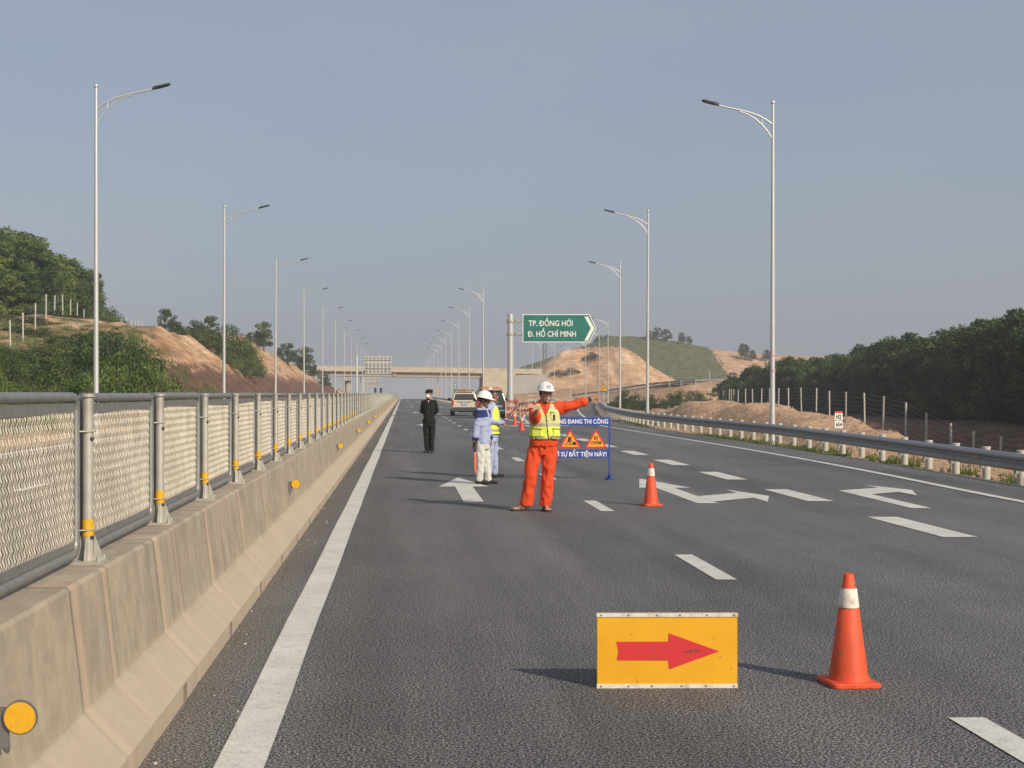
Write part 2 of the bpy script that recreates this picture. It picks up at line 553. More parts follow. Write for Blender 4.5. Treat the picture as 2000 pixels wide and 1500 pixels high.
def _glyphs(txt, bold):
    cu = bpy.data.curves.new('txt', 'FONT')
    cu.body = txt
    cu.size = 1.0
    cu.offset = bold
    cu.extrude = 0.02
    cu.resolution_u = 3
    o = bpy.data.objects.new('txt', cu)
    COL.objects.link(o)
    dg = bpy.context.evaluated_depsgraph_get()
    me = bpy.data.meshes.new_from_object(o.evaluated_get(dg))
    bpy.data.objects.remove(o)
    co = np.zeros(len(me.vertices) * 3)
    me.vertices.foreach_get('co', co)
    return me, co.reshape(-1, 3)

def text_shape(txt, height=None, width=None, bold=0.0, depth=0.002):
    """letters as mesh data lying in x (right) / z (up), front towards -y, baseline at z=0, starting at x=0"""
    plain = txt.replace('Đ', 'D')
    me, co = _glyphs(plain, bold)
    x0, x1 = co[:, 0].min(), co[:, 0].max()
    bars = []
    wD = float(np.ptp(_glyphs('D', bold)[1][:, 0]))
    for i, ch in enumerate(txt):
        if ch == 'Đ':                                # crossbar of the barred D
            xr = float(_glyphs(plain[:i + 1], bold)[1][:, 0].max())
            xl = xr - wD
            bars.append((xl - 0.10, xl + wD * 0.50))
    sx = sz = (height / 0.70) if height else width / (x1 - x0)
    if width:
        sx = width / (x1 - x0)
        sz = height / 0.72 if height else sx
    mb = MB()
    vs = np.stack([(co[:, 0] - x0) * sx, -co[:, 2] / 0.02 * depth, co[:, 1] * sz], 1)
    mb.add([tuple(p) for p in vs], [tuple(p.vertices) for p in me.polygons])
    for xa, xb in bars:
        mb.box((((xa + xb) / 2 - x0) * sx, -depth * 0.08, 0.37 * sz), ((xb - xa) * sx, depth * 2.3, (0.10 + bold) * sz))
    return mb.mesh('lettering', 'white')

def add_text(name, txt, mname, parent, loc, height=None, width=None, bold=0.0, depth=0.002):
    me = text_shape(txt, height, width, bold, depth)
    me.materials.clear()
    me.materials.append(M[mname])
    return link(name, me, parent, loc)

def lerp_path(pts, t):
    """piecewise linear (y -> value)"""
    return float(np.interp(t, [p[0] for p in pts], [p[1] for p in pts]))

def smooth_path(pts, step=2.0):
    """Catmull-Rom through 3d points, resampled about every step metres"""
    P = [Vector(p) for p in pts]
    P = [P[0] * 2 - P[1]] + P + [P[-1] * 2 - P[-2]]
    out = []
    for i in range(1, len(P) - 2):
        a, b, c, d = P[i - 1:i + 3]
        n = max(2, int((c - b).length / step * 2))
        for k in range(n):
            t = k / n
            out.append(0.5 * ((2 * b) + (c - a) * t + (2 * a - 5 * b + 4 * c - d) * t * t + (3 * b - a - 3 * c + d) * t ** 3))
    out.append(P[-2])
    # even spacing
    res = [out[0]]; acc = 0.0
    for p, q in zip(out[:-1], out[1:]):
        L = (q - p).length; s = 0.0
        while acc + (L - s) >= step:
            s += step - acc; acc = 0.0
            res.append(p + (q - p) * (s / L))
        acc += L - s
    return res
# ------------------------------------------------------------------ ground heights
CREST_Y = 400.0
def road_z(y):
    t = max(0.0, y - CREST_Y)
    return -0.0001 * t * t if t < 300 else -9.0 - 0.06 * (t - 300)

def vroad_z(y):
    t = np.maximum(0.0, y - CREST_Y)
    return np.where(t < 300, -0.0001 * t * t, -9.0 - 0.06 * np.minimum(t - 300, 700))

LEFT_CREST = [(-60, 1.5), (60, 2.4), (85, 2.8), (100, 3.6), (112, 5.6), (125, 7.0), (150, 7.4), (165, 8.0), (190, 8.6), (212, 10.4), (230, 10.6),
              (255, 8.6), (280, 6.2), (300, 4.9), (322, 3.0), (345, 2.4), (400, 1.5), (460, 0.0)]
LEFT_SLOPE = [(-60, 0.35), (70, 0.34), (95, 0.36), (110, 0.62), (125, 0.84), (460, 0.86)]
RAIL = [(10.9, 4), (11.15, 16), (11.4, 26.6), (11.75, 36), (11.95, 46), (12.0, 62), (12.5, 78), (15.0, 106), (17.6, 126), (20.6, 150), (24.5, 180), (29.0, 212), (32.6, 240), (34.6, 264), (34.3, 285)]
RAILS = smooth_path([(x, y, 0) for x, y in RAIL], 1.75)
EDGE_OFF = 2.15

def seg_ridge(X, Y, pts, slope, flat=0.0):
    out = np.full(X.shape, -1e3)
    for (x0, y0, z0), (x1, y1, z1) in zip(pts[:-1], pts[1:]):
        dx, dy = x1 - x0, y1 - y0
        L2 = dx * dx + dy * dy
        t = np.clip(((X - x0) * dx + (Y - y0) * dy) / L2, 0, 1)
        d = np.hypot(X - x0 - t * dx, Y - y0 - t * dy)
        out = np.maximum(out, z0 + t * (z1 - z0) - slope * np.maximum(0, d - flat))
    return out

def fbm(X, Y, s, seed=0):
    """cheap smooth value noise, vectorised"""
    def h(i, j):
        v = np.sin(i * 127.1 + j * 311.7 + seed * 17.3) * 43758.5453
        return v - np.floor(v)
    out = 0; amp = 0.5; tot = 0
    for o in range(4):
        x = X / s * 2 ** o; y = Y / s * 2 ** o
        i = np.floor(x); j = np.floor(y); fx = x - i; fy = y - j
        fx = fx * fx * (3 - 2 * fx); fy = fy * fy * (3 - 2 * fy)
        v = (h(i, j) * (1 - fx) + h(i + 1, j) * fx) * (1 - fy) + (h(i, j + 1) * (1 - fx) + h(i + 1, j + 1) * fx) * fy
        out = out + v * amp; tot += amp; amp *= 0.5
    return out / tot - 0.5

MOUND = [(16.4, 94, 0.3), (17.3, 85, 0.75), (16.9, 76, 1.0), (18.2, 73, 0.95), (18.8, 67, 0.6), (18.8, 60, 0.0), (18.0, 52, -0.6)]
HILL_A = [(38.8, 345, 11.5), (44.8, 347, 12.7), (52, 343, 12.4), (55.6, 343, 10.8)]
HILL_B = [(58, 486, 16.2), (66, 486, 19.4), (71, 486, 21.2), (83, 484, 20.4), (95, 481, 17.5), (104, 481, 15.3), (120, 478, 12.8), (150, 470, 10.6), (230, 460, 9)]
HILL_C = [(46, 322, 2.6), (62, 325, 4.3), (90, 330, 5.0), (160, 330, 4)]
RAMP_B = [(33.4, 306, 0.35), (36.5, 286, 1.0), (39.5, 266, 1.75), (42.6, 248, 2.6), (49, 240, 3.2), (62, 246, 3.6)]
BRIDGE_BANK = [(28.5, 322, 4.9), (31, 328, 4.9), (34, 340, 4.9)]
RAILX = np.array([p[0] for p in RAILS]); RAILY = np.array([p[1] for p in RAILS])

def terrain(X, Y):
    n1 = fbm(X, Y, 9.0, 1); n2 = fbm(X, Y, 2.6, 2); n3 = fbm(X, Y, 40.0, 3)
    base = vroad_z(Y)
    # left: cut slope rising behind the far carriageway
    sl = np.interp(Y, [p[0] for p in LEFT_SLOPE], [p[1] for p in LEFT_SLOPE])
    zc = np.interp(Y, [p[0] for p in LEFT_CREST], [p[1] for p in LEFT_CREST])
    dx = -12.9 - X + 0.8 * n1
    zl = np.minimum(sl * np.maximum(0, dx), zc + n1 * 1.2)
    over = np.maximum(0, dx - zc / sl)
    zl = zl + np.clip(over, 0, 30) * np.interp(Y, [0, 110, 140, 200, 460], [0.06, 0.10, 0.09, 0.02, 0.0])
    gul = fbm(X * 0.6, Y * 2.2, 3.0, 8)
    zl = zl + (n2 * 0.5 + gul * 1.0) * np.clip(dx / 2, 0, 1)
    # right
    rx = np.interp(Y, RAILY, RAILX, left=10.6, right=35)
    mainx = np.where(Y < 100, rx, np.interp(Y, [100, 112, 700], [14.4, 7.6, 7.6]))
    dr = X - rx
    drop = np.interp(dr, [-1.5, -0.7, 0.1, 0.5, 3.0, 9.0, 30, 60], [-0.14, -0.14, -0.20, -0.20, -0.38, -0.65, -0.5, -0.3])
    fx = np.interp(Y, [60, 72, 95, 124, 160, 205], [30, 31.4, 33.4, 34.5, 37.5, 45])
    vd = np.interp(Y, [40, 60, 77, 82, 87, 91, 95, 100, 106, 118, 124, 200], [-2.2, -3.0, -2.9, -2.8, -2.35, -1.85, -1.26, -0.9, -0.6, -0.4, -0.2, -0.1])
    wgt = np.exp(-(np.maximum(0, np.abs(X - fx) - 1.2) / np.where(X < fx, 7.0, 3.0)) ** 2)
    drop = drop * (1 - wgt) + vd * wgt
    zr = drop + (n2 * 0.22 + n1 * 0.25) * np.clip((dr - 0.6) / 2, 0, 1)
    md = seg_ridge(X, Y, MOUND, 0.95, 1.4)
    md = np.where(md > -0.8, md + n2 * 0.4 + fbm(X * 0.6, Y * 2.2, 2.0, 5) * 0.7, md)
    zr = np.where(dr > 1.4, np.maximum(zr, md), zr)
    rill = np.abs(fbm(X * 1.0 + Y * 0.15, Y * 0.3, 5.0, 21)) * 3.2
    ha = seg_ridge(X, Y, HILL_A, 0.72) + n1 * 1.2 + n2 * 0.5 - rill * np.clip((346 - Y) / 6, 0, 1) + 0.4
    hb = seg_ridge(X, Y, HILL_B, 0.33) + n3 * 1.0
    hc = seg_ridge(X, Y, HILL_C, 0.075) + n1 * 0.8
    rb = seg_ridge(X, Y, [(x + 2.2, y + 1.0, z - 0.12) for x, y, z in RAMP_B], 0.45, 3.2)
    bb = seg_ridge(X, Y, BRIDGE_BANK, 0.7, 3.0) + n2 * 0.2
    zr = np.where(Y > 200, np.maximum.reduce([zr, hc, rb]), zr)
    zr = np.where(Y > 280, np.maximum.reduce([zr, ha, hb, bb]), zr)
    zr = zr + np.clip((X - 60) / 80, 0, 1) * 3.0
    fade = 1 - np.clip((Y - 640) / 300, 0, 1)
    corridor = np.full(X.shape, -0.14)
    onroad = (X > -12.6) & (dr < -0.6) & (X < 36)
    # right of the main carriageway behind the gore, left of the ramp: low verge
    z = np.where(X < -12.6, np.maximum(zl, -0.14), np.where(onroad, corridor, zr))
    z = np.where((Y > 285) & (X > 8.5), np.maximum(zr, -0.5) + 0.0, z)
    z = np.where((Y > 285) & (X > 8.5) & (X < 27), np.minimum(z, -0.14 + np.clip((X - 22) * 0.9, 0, 9)), z)
    return base + z * np.where(fade < 1, fade, 1)

def tz(x, y):
    return float(terrain(np.array([float(x)]), np.array([float(y)]))[0])

def axis(lo, hi, step, far_lo, far_hi):
    a = list(np.arange(lo, hi + 1e-6, step))
    s = step; p = hi
    while p < far_hi:
        s *= 1.35; p += s; a.append(p)
    s = step; p = lo; b = []
    while p > far_lo:
        s *= 1.35; p -= s; b.append(p)
    return np.array(b[::-1] + a)

xs = axis(-62, 112, 0.5, -7000, 7000)
ys = axis(-12, 500, 1.0, -2500, 9000)
GX, GY = np.meshgrid(xs, ys)
GZ = terrain(GX.ravel(), GY.ravel()).reshape(GX.shape)
nx, ny = len(xs), len(ys)
me = bpy.data.meshes.new('ground')
me.vertices.add(nx * ny)
me.vertices.foreach_set('co', np.stack([GX, GY, GZ], 2).ravel())
ii = (np.arange(ny - 1)[:, None] * nx + np.arange(nx - 1)[None, :]).ravel()
quads = np.stack([ii, ii + 1, ii + nx + 1, ii + nx], 1)
me.loops.add(quads.size)
me.loops.foreach_set('vertex_index', quads.ravel())
me.polygons.add(len(quads))
me.polygons.foreach_set('loop_start', np.arange(0, quads.size, 4))
me.polygons.foreach_set('loop_total', np.full(len(quads), 4))
me.update(calc_edges=True)
me.polygons.foreach_set('use_smooth', np.ones(len(quads), bool))
# ground cover: x = green, y = dark red-brown earth
X, Y, Z = GX.ravel(), GY.ravel(), GZ.ravel()
g = np.zeros(X.shape); dr_ = np.zeros(X.shape)
cl = np.interp(Y, [0, 96, 112, 122], [0.62, 0.58, 0.3, 0.0]) * (X < -13)
crestline = X < -(13 + np.interp(Y, [p[0] for p in LEFT_CREST], [p[1] for p in LEFT_CREST]) / 0.84)
cl = np.maximum(cl, np.where(crestline & (X < -13), 0.45, 0))
g = np.maximum(g, cl)
sh = np.exp(-((Y - 158) / 18) ** 2) * (X < -16.5) * 0.42
g = np.maximum(g, sh)
hillb = seg_ridge(X, Y, HILL_B, 0.33)
g = np.maximum(g, ((Y > 400) & (hillb > 2) & (X < 101 + (Z - 10) * 0.2) & (X > 30)) * 1.0)
hilla = seg_ridge(X, Y, HILL_A, 0.72)
g = np.where((Y > 300) & (hilla + 0.8 > hillb) & (hilla > -3), 0, g)
rxx = np.interp(Y, RAILY, RAILX, left=10.6, right=35)
dr2 = X - rxx
g = np.maximum(g, np.where((dr2 > 0.3) & (dr2 < 2.4) & (Y < 130), 0.33, 0))
g = np.maximum(g, np.where((Y > 600) | (np.abs(X) > 170), 0.8, 0))
dr_ = np.where((X < -12.9) & (Y > 96) & (Y < 330), np.clip(1.15 - Z / 5.5, 0, 0.75), 0)
dr_ = np.maximum(dr_, np.where((X > 27.5) & (Y < 230) & (Y > 20), 0.6, 0))
md = seg_ridge(X, Y, MOUND, 0.55)
dr_ = np.maximum(dr_, np.where((md > -0.7) & (dr2 < 5.0) & (dr2 > 0), 0.12, 0))
att = me.attributes.new('cover', 'FLOAT_VECTOR', 'POINT')
pale_ = np.where((dr2 > 0) & (X < 27) & (Y < 130), 0.7, np.where((X > 30) & (Y > 200), 0.25, 0.0))
att.data.foreach_set('vector', np.stack([g, dr_, pale_], 1).ravel())
me.materials.append(M['earth'])
ground = link('ground', me)
tag(ground, kind='structure')

# ------------------------------------------------------------------ roads
def strip(name, left, right, ys_, z_off, mname, zf=road_z):
    """left/right: functions of y"""
    mb = MB()
    vs = []
    for y in ys_:
        vs.append((left(y), y, zf(y) + z_off)); vs.append((right(y), y, zf(y) + z_off))
    fs = [(2 * i, 2 * i + 1, 2 * i + 3, 2 * i + 2) for i in range(len(ys_) - 1)]
    mb.add(vs, fs)
    return mb

ry = [y for y in np.arange(-12, 701, 4.0)]
def main_right(y):
    if y < 84: return lerp_path([(p[1], p[0]) for p in RAIL], y) - 0.62 if y > 4 else 10.3
    return lerp_path([(84, 13.0), (92, 8.2), (104, 7.6), (700, 7.6)], y)
mb = strip('road', lambda y: -1.25, main_right, ry, 0.0, 'asphalt')
tag(mb.build('road', 'asphalt', fix=False), kind='structure')
mb = strip('r2', lambda y: -11.0, lambda y: -1.85, ry, 0.0, 'asphalt')
tag(mb.build('opposite_road', 'asphalt', fix=False), kind='structure')
# exit ramp, laid 4 mm above the main sheet where they overlap
def rail_norm(i):
    a = RAILS[max(i - 1, 0)]; b = RAILS[min(i + 1, len(RAILS) - 1)]
    t = (b - a).normalized()
    return Vector((-t.y, t.x, 0))     # points left
mb = MB(); vs = []
for i, p in enumerate(RAILS):
    if p.y < 72: continue
    w = lerp_path([(72, 2.0), (84, 4.0), (95, 6.2), (300, 6.6)], p.y)
    q0 = p + rail_norm(i) * 0.62; q1 = p + rail_norm(i) * w
    vs += [(q1.x, q1.y, 0.004), (q0.x, q0.y, 0.004)]
mb.add(vs, [(2 * i, 2 * i + 1, 2 * i + 3, 2 * i + 2) for i in range(len(vs) // 2 - 1)])
tag(mb.build('ramp_road', 'asphalt', fix=False), kind='structure')

# raised ramp climbing away on the right
RB = smooth_path(RAMP_B, 2.0)
mb = MB(); vs = []
for i, p in enumerate(RB):
    a = RB[max(i - 1, 0)]; b = RB[min(i + 1, len(RB) - 1)]
    t = (b - a); t.z = 0; t.normalize()
    nrm = Vector((t.y, -t.x, 0))
    if nrm.y < 0 and nrm.x < 0: nrm = -nrm
    vs += [tuple(p + nrm * 0.3 + Vector((0, 0, 0.02))), tuple(p + nrm * 5.4 + Vector((0, 0, 0.02)))]
mb.add(vs, [(2 * i, 2 * i + 1, 2 * i + 3, 2 * i + 2) for i in range(len(vs) // 2 - 1)])
tag(mb.build('upper_ramp_road', 'asphalt', fix=False), kind='structure')

# sandy shoulder line under the guard rail
mb = MB(); vs = []
for i, p in enumerate(RAILS):
    if p.y > 200: break
    w = 0.70 + 0.06 * math.sin(i * 1.7) + 0.05 * math.sin(i * 0.63)
    q0 = p + rail_norm(i) * w; qm = p + rail_norm(i) * 0.12; q1 = p - rail_norm(i) * 0.5
    vs += [(q0.x, q0.y, 0.010), (qm.x, qm.y, -0.135), (q1.x, q1.y, -0.17)]
mb.add(vs, [(3 * i + q, 3 * i + 1 + q, 3 * i + 4 + q, 3 * i + 3 + q) for i in range(len(vs) // 3 - 1) for q in (0, 1)])
tag(mb.build('road_verge', 'kerb_dirt', fix=False), kind='structure')

# painted markings
mk = MB()
def mark(poly, z=0.006):
    mk.add([(x, y, road_z(y) + z) for x, y in poly], [tuple(range(len(poly)))])
def mstrip(pts, w, z=0.006, step=2.0):
    P = smooth_path([(x, y, 0) for x, y in pts], step)
    vs = []
    for i, p in enumerate(P):
        a = P[max(i - 1, 0)]; b = P[min(i + 1, len(P) - 1)]
        t = (b - a).normalized(); nn = Vector((-t.y, t.x, 0))
        for s_ in (1, -1):
            q = p + nn * (w / 2 * s_)
            vs.append((q.x, q.y, road_z(q.y) + z))
    mk.add(vs, [(2 * i, 2 * i + 1, 2 * i + 3, 2 * i + 2) for i in range(len(vs) // 2 - 1)])
mstrip([(-0.70, -8)] + [(-0.70 + random.uniform(-0.009, 0.009), 2 + 2.6 * k_) for k_ in range(40)] + [(-0.70, 120), (-0.70, 300), (-0.70, 470)], 0.215, step=1.3)
y = 5.15
while y < 440:                                     # lane line
    mark([(2.68, y), (2.86, y), (2.86, y + 1.9), (2.68, y + 1.9)])
    y += 7.12
y = 0.0
while y < 70:                                      # wide short dashes of the exit lane
    mark([(5.99, y), (6.38, y), (6.38, y + 2.6), (5.99, y + 2.6)])
    y += 5.3
mstrip([(6.42, 74.5), (6.40, 100), (6.40, 300), (6.4, 470)], 0.2, step=4)
mstrip([(8.7, -8), (8.85, 8), (9.1, 21), (9.5, 29), (9.75, 38), (9.8, 50), (9.75, 62), (9.95, 74), (12.1, 95.5), (15.2, 124), (18.3, 150), (22.3, 180), (26.8, 212), (30.2, 240), (32.4, 264)], 0.17, 0.010)
mstrip([(6.55, 74.5), (8.0, 95), (10.8, 122), (14.6, 152), (18.6, 182), (23, 212), (27, 242)], 0.17, 0.010)
def straight_arrow(cx, y0):
    mark([(cx - 0.15, y0), (cx + 0.15, y0), (cx + 0.15, y0 + 3.4), (cx - 0.15, y0 + 3.4)])
    mark([(cx - 0.43, y0 + 3.4), (cx + 0.43, y0 + 3.4), (cx + 0.02, y0 + 5.9), (cx - 0.02, y0 + 5.9)])
for k in range(8):
    yk = 21.1 + 47.6 * k
    straight_arrow(1.04, yk)
    cx = 4.42
    straight_arrow(cx, yk - 0.3)
    mark([(cx + 0.15, yk + 0.0), (cx + 0.92, yk + 0.75), (cx + 0.92, yk + 1.85), (cx + 0.15, yk + 1.1)], 0.0075)
    mark([(cx + 0.92, yk - 0.1), (cx + 1.25, yk + 1.1), (cx + 0.92, yk + 2.65)], 0.009)
for k in range(2):
    yk = 19.9 + 47.6 * k
    mark([(7.06, yk), (7.34, yk), (7.40, yk + 2.75), (7.14, yk + 3.6)])
    mark([(7.40, yk + 2.75), (8.0, yk + 3.25), (8.0, yk + 4.25), (7.14, yk + 3.6)], 0.0075)
    mark([(8.0, yk + 2.4), (8.38, yk + 3.7), (8.0, yk + 5.0)], 0.009)
mstrip([(-10.4, -8), (-10.4, 200), (-10.4, 470)], 0.2, step=6)
mstrip([(-2.3, -8), (-2.3, 200), (-2.3, 470)], 0.2, step=6)
y = 2.0
while y < 300:
    mark([(-6.4, y), (-6.2, y), (-6.2, y + 1.9), (-6.4, y + 1.9)]); y += 7.12
tag(mk.build('road_markings', 'road_paint', fix=False), kind='structure')

# small litter and sand grit along the barrier and the right shoulder
mb = MB()
for k in range(900):
    yy = 3 + 60 * random.random() ** 1.6
    if random.random() < 0.72:
        xx = -1.12 + abs(random.gauss(0, 0.13))
    else:
        xx = lerp_path([(8, 9.9), (30, 10.6), (60, 11.1)], yy) + random.gauss(0, 0.35)
        if yy < 14: continue
        xx = min(xx, lerp_path([(p[1], p[0]) for p in RAIL], yy) - 0.5)
    s_ = random.uniform(0.003, 0.011)
    mb.m = 0 if random.random() < 0.6 else (1 if random.random() < 0.75 else 2)
    rz = random.random() * 3
    d = (s_ * random.uniform(0.8, 2.4), s_ * random.uniform(0.6, 1.2), s_ * 0.7)
    mb.box((xx, yy, road_z(yy) + d[2] * 0.5), d, rz)
tag(mb.build('litter', ['kerb_dirt', 'bark', 'dirty_white']), kind='stuff')

# ------------------------------------------------------------------ median barrier
bar = thing('concrete_barrier', 'long stained beige concrete barrier along the median, carrying the mesh fence', 'barrier')
prof = [(0.245, 0.0), (0.245, 0.10), (0.065, 0.285), (0.005, 0.785), (-0.012, 0.80)]   # offsets from x=-1.376
def bar_ring(y, inset):
    z0 = road_z(y)
    r = [(-1.376 + dx - inset, y, z0 + z - (inset * 0.6 if z > 0.7 else 0)) for dx, z in prof]
    r += [(-1.615 - (dx) + inset + 0.0, y, z0 + z - (inset * 0.6 if z > 0.7 else 0)) for dx, z in reversed(prof)]
    return r
rings_ = []
y = -4.0; k = 0
while y < 520:
    L = 1.98
    near = y < 70
    rings_.append(bar_ring(y, 0))
    if near:
        for o, ins in ((0.003, 0.010), (0.010, 0.009), (0.11, 0.0), (0.62, 0.0), (0.623, 0.006), (0.70, 0.004), (0.78, 0.0), (1.3, 0.0), (1.303, 0.005), (1.36, 0.0)):
            rings_.append(bar_ring(y + o, ins))
    else:
        rings_.append(bar_ring(y + 0.02, 0.010)); rings_.append(bar_ring(y + 0.05, 0))
        rings_.append(bar_ring(y + 0.66, 0.010)); rings_.append(bar_ring(y + 0.70, 0))
    y += L
mb = MB(); mb.rings(rings_, smooth=False)
body = mb.build('wall_body', 'barrier_concrete', bar)
# drain slots at the foot
mb = MB(); mb.box((0, 0, 0), (0.006, 0.10, 0.085)); slot_me = mb.mesh('drain_slot', 'kerb_dirt')
for k in range(30):
    link('drain_slot', slot_me, bar, (-1.1305, 5.45 + 1.98 * k, 0.05))
# round amber reflectors, facing the driver
def reflector():
    mb = MB()
    mb.m = 0; mb.tube([(0, 0, 0), (0, 0.012, 0)], 0.056, 28, smooth=False)
    mb.m = 1; mb.tube([(0, -0.003, 0), (0, 0, 0)], 0.051, 28, smooth=False)
    return mb.mesh('reflector', ['grey_plastic', 'amber'])
rme = reflector(); fix_normals(rme)
bme = MB(); bme.box((-0.055, 0.018, 0.0), (0.07, 0.014, 0.06)); bme.box((-0.058, 0.018, -0.065), (0.035, 0.014, 0.07))
bme = bme.mesh('bracket', 'grey_plastic')
for k in range(26):
    yy = 4.66 + 12.0 * k
    if yy > 330: break
    r = link('reflector', rme, bar, (-1.245, yy, 0.545 + road_z(yy)))
    link('bracket', bme, r)

# ------------------------------------------------------------------ mesh fence on the barrier
fence = thing('median_fence', 'grey steel fence of expanded mesh panels standing on the concrete barrier', 'fence')
FX = -1.49; PITCH = 2.0; Y0 = 4.80
def fence_post():
    mb = MB()
    mb.m = 0
    mb.tube([(0, 0, 0.012), (0, 0, 0.79)], 0.0265, 14)
    mb.tube([(0, 0, 0.782), (0, 0, 0.797)], 0.036, 14)
    for zz in (0.62, 0.155):
        mb.tube([(-0.03, -0.05, zz), (0.034, -0.012, zz), (0.034, 0.012, zz), (-0.03, 0.05, zz)], 0.004, 6)
        mb.ball((0.024, -0.018, zz - 0.035), (0.010, 0.010, 0.010), 8, m=1)
    mb.ball((0.036, 0.03, 0.76), 0.008, 8, m=1)
    return mb.mesh('post', ['galvanised', 'dark_grey'])
pme = fence_post(); fix_normals(pme)
mb = MB()
mb.box((0.0, 0, 0.006), (0.165, 0.16, 0.012))
for s_ in (-1, 1):
    mb.prism([(s_ * 0.026, 0.012), (s_ * 0.078, 0.012), (s_ * 0.032, 0.13)], -0.004, 0.004, 'xz')
    mb.prism([(s_ * 0.026, 0.012), (s_ * 0.072, 0.012), (s_ * 0.03, 0.12)], -0.004, 0.004, 'yz')
    for t_ in (-1, 1):
        mb.tube([(s_ * 0.062, t_ * 0.062, 0.012), (s_ * 0.062, t_ * 0.062, 0.034)], 0.009, 6)
bplate = mb.mesh('base_plate', 'galvanised'); fix_normals(bplate)
mb = MB()
mb.tube([(0, 0, 0.125), (0, 0, 0.205)], 0.0285, 14, cap=False)
band = mb.mesh('reflector_band', 'amber')

def rrect_path(w, h, r, n=4):
    pts = []
    for cx, cz, a0 in ((w / 2 - r, h / 2 - r, 0), (-w / 2 + r, h / 2 - r, 90), (-w / 2 + r, -h / 2 + r, 180), (w / 2 - r, -h / 2 + r, 270)):
        for k in range(n + 1):
            a = R(a0 + 90 * k / n)
            pts.append((0, cx + r * math.cos(a), cz + r * math.sin(a)))
    return pts
PW, PH = PITCH - 0.085, 0.735
def panel_frame():
    mb = MB()
    P = rrect_path(PW, PH, 0.06)
    P = P + [P[0]]
    mb.tube(P, 0.023, 8, cap=False, side=(1, 0, 0))
    # inner flat bars
    for zz, hh in ((PH / 2 - 0.052, 0.048), (-PH / 2 + 0.047, 0.038)):
        mb.box((0.0, 0, zz), (0.008, PW - 0.06, hh), m=0)
    for s_ in (-1, 1):
        mb.box((0.001, s_ * (PW / 2 - 0.043), 0), (0.008, 0.03, PH - 0.16), m=0)
    return mb.mesh('frame', 'frame_grey')
frm = panel_frame(); fix_normals(frm)
def panel_mesh(seed, simple=False):
    """expanded metal: upright strands that zigzag, touching at each row"""
    rnd = random.Random(seed)
    mb = MB()
    h0, h1 = -PH / 2 + 0.06, PH / 2 - 0.07
    rows = 13
    n = 48
    w = PW - 0.115
    dz = (h1 - h0) / rows
    vs = []; fs = []
    for i in range(n):
        y = -w / 2 + w * (i + 0.5) / n
        sgn = 1 if i % 2 else -1
        base = len(vs)
        for j in range(rows * 2 + 1):
            z = h0 + dz * j / 2
            row = j // 2
            up = (j % 2 == 1)
            k = (1 if (row % 2) else -1) * sgn
            yy = y + (0.002 * k if up else 0.0)
            bow = 0.006 * math.sin(y * 2.1 + seed) + rnd.uniform(-0.0012, 0.0012)
            xx = bow + (0.004 if up else -0.0035)
            # ribbon across the fence plane, slightly turned
            hw = 0.0034
            tw = 0.95
            vs.append((xx - hw * math.sin(tw), yy - hw * math.cos(tw) * 0.55, z))
            vs.append((xx + hw * math.sin(tw), yy + hw * math.cos(tw) * 0.55, z))
        for j in range(rows * 2):
            a = base + 2 * j
            fs.append((a, a + 1, a + 3, a + 2))
    mb.add(vs, fs)
    # rows of bonds
    for j in range(1, rows):
        z = h0 + dz * j
        pass
    return mb.mesh('mesh', 'mesh_steel')
pms = [panel_mesh(s_) for s_ in range(4)]
NP = 95
for k in range(-1, NP - 1):
    yy = Y0 + PITCH * k
    zb = 0.80 + road_z(yy)
    yc = yy + 1.98
    p = link('post', pme, fence, (FX, yc, zb), random.uniform(-0.1, 0.1))
    if yc < 90:
        link('base_plate', bplate, p)
    if yc < 45:
        link('reflector_band', band, p)
    f = link('panel', frm, fence, (FX - 0.050 + random.uniform(-0.004, 0.004), yc - PITCH / 2, zb + 0.05 + PH / 2 - 0.005 + random.uniform(-0.003, 0.003)))
    f['label'] = 'mesh panel in a rounded grey tube frame'
    link('mesh', pms[k % 4], f)
mb = MB(); mp = MB()
yy = Y0 + PITCH * (NP - 1)
while yy < 510:
    zb = 0.80 + road_z(yy)
    mp.tube([(FX, yy - 0.02, zb), (FX, yy - 0.02, zb + 0.79)], 0.038, 6)
    yc = yy - 0.02 + PITCH / 2
    P = [(FX - 0.05, yc + q[1], zb + 0.05 + PH / 2 + q[2]) for q in rrect_path(PW, PH, 0.06, 1)]
    mb.tube(P + [P[0]], 0.023, 4, cap=False, m=0)
    for j in range(13):
        z = zb + 0.10 + 0.62 * (j + 0.5) / 13
        mb.box((FX - 0.05, yc, z), (0.006, PW - 0.1, 0.034), m=1, rot=Matrix.Rotation(R(30), 3, 'Y'))
    yy += PITCH
o = mp.build('far_posts', 'galvanised', fence); o['kind'] = 'stuff'
o = mb.build('far_panels', ['frame_grey', 'mesh_steel'], fence); o['kind'] = 'stuff'

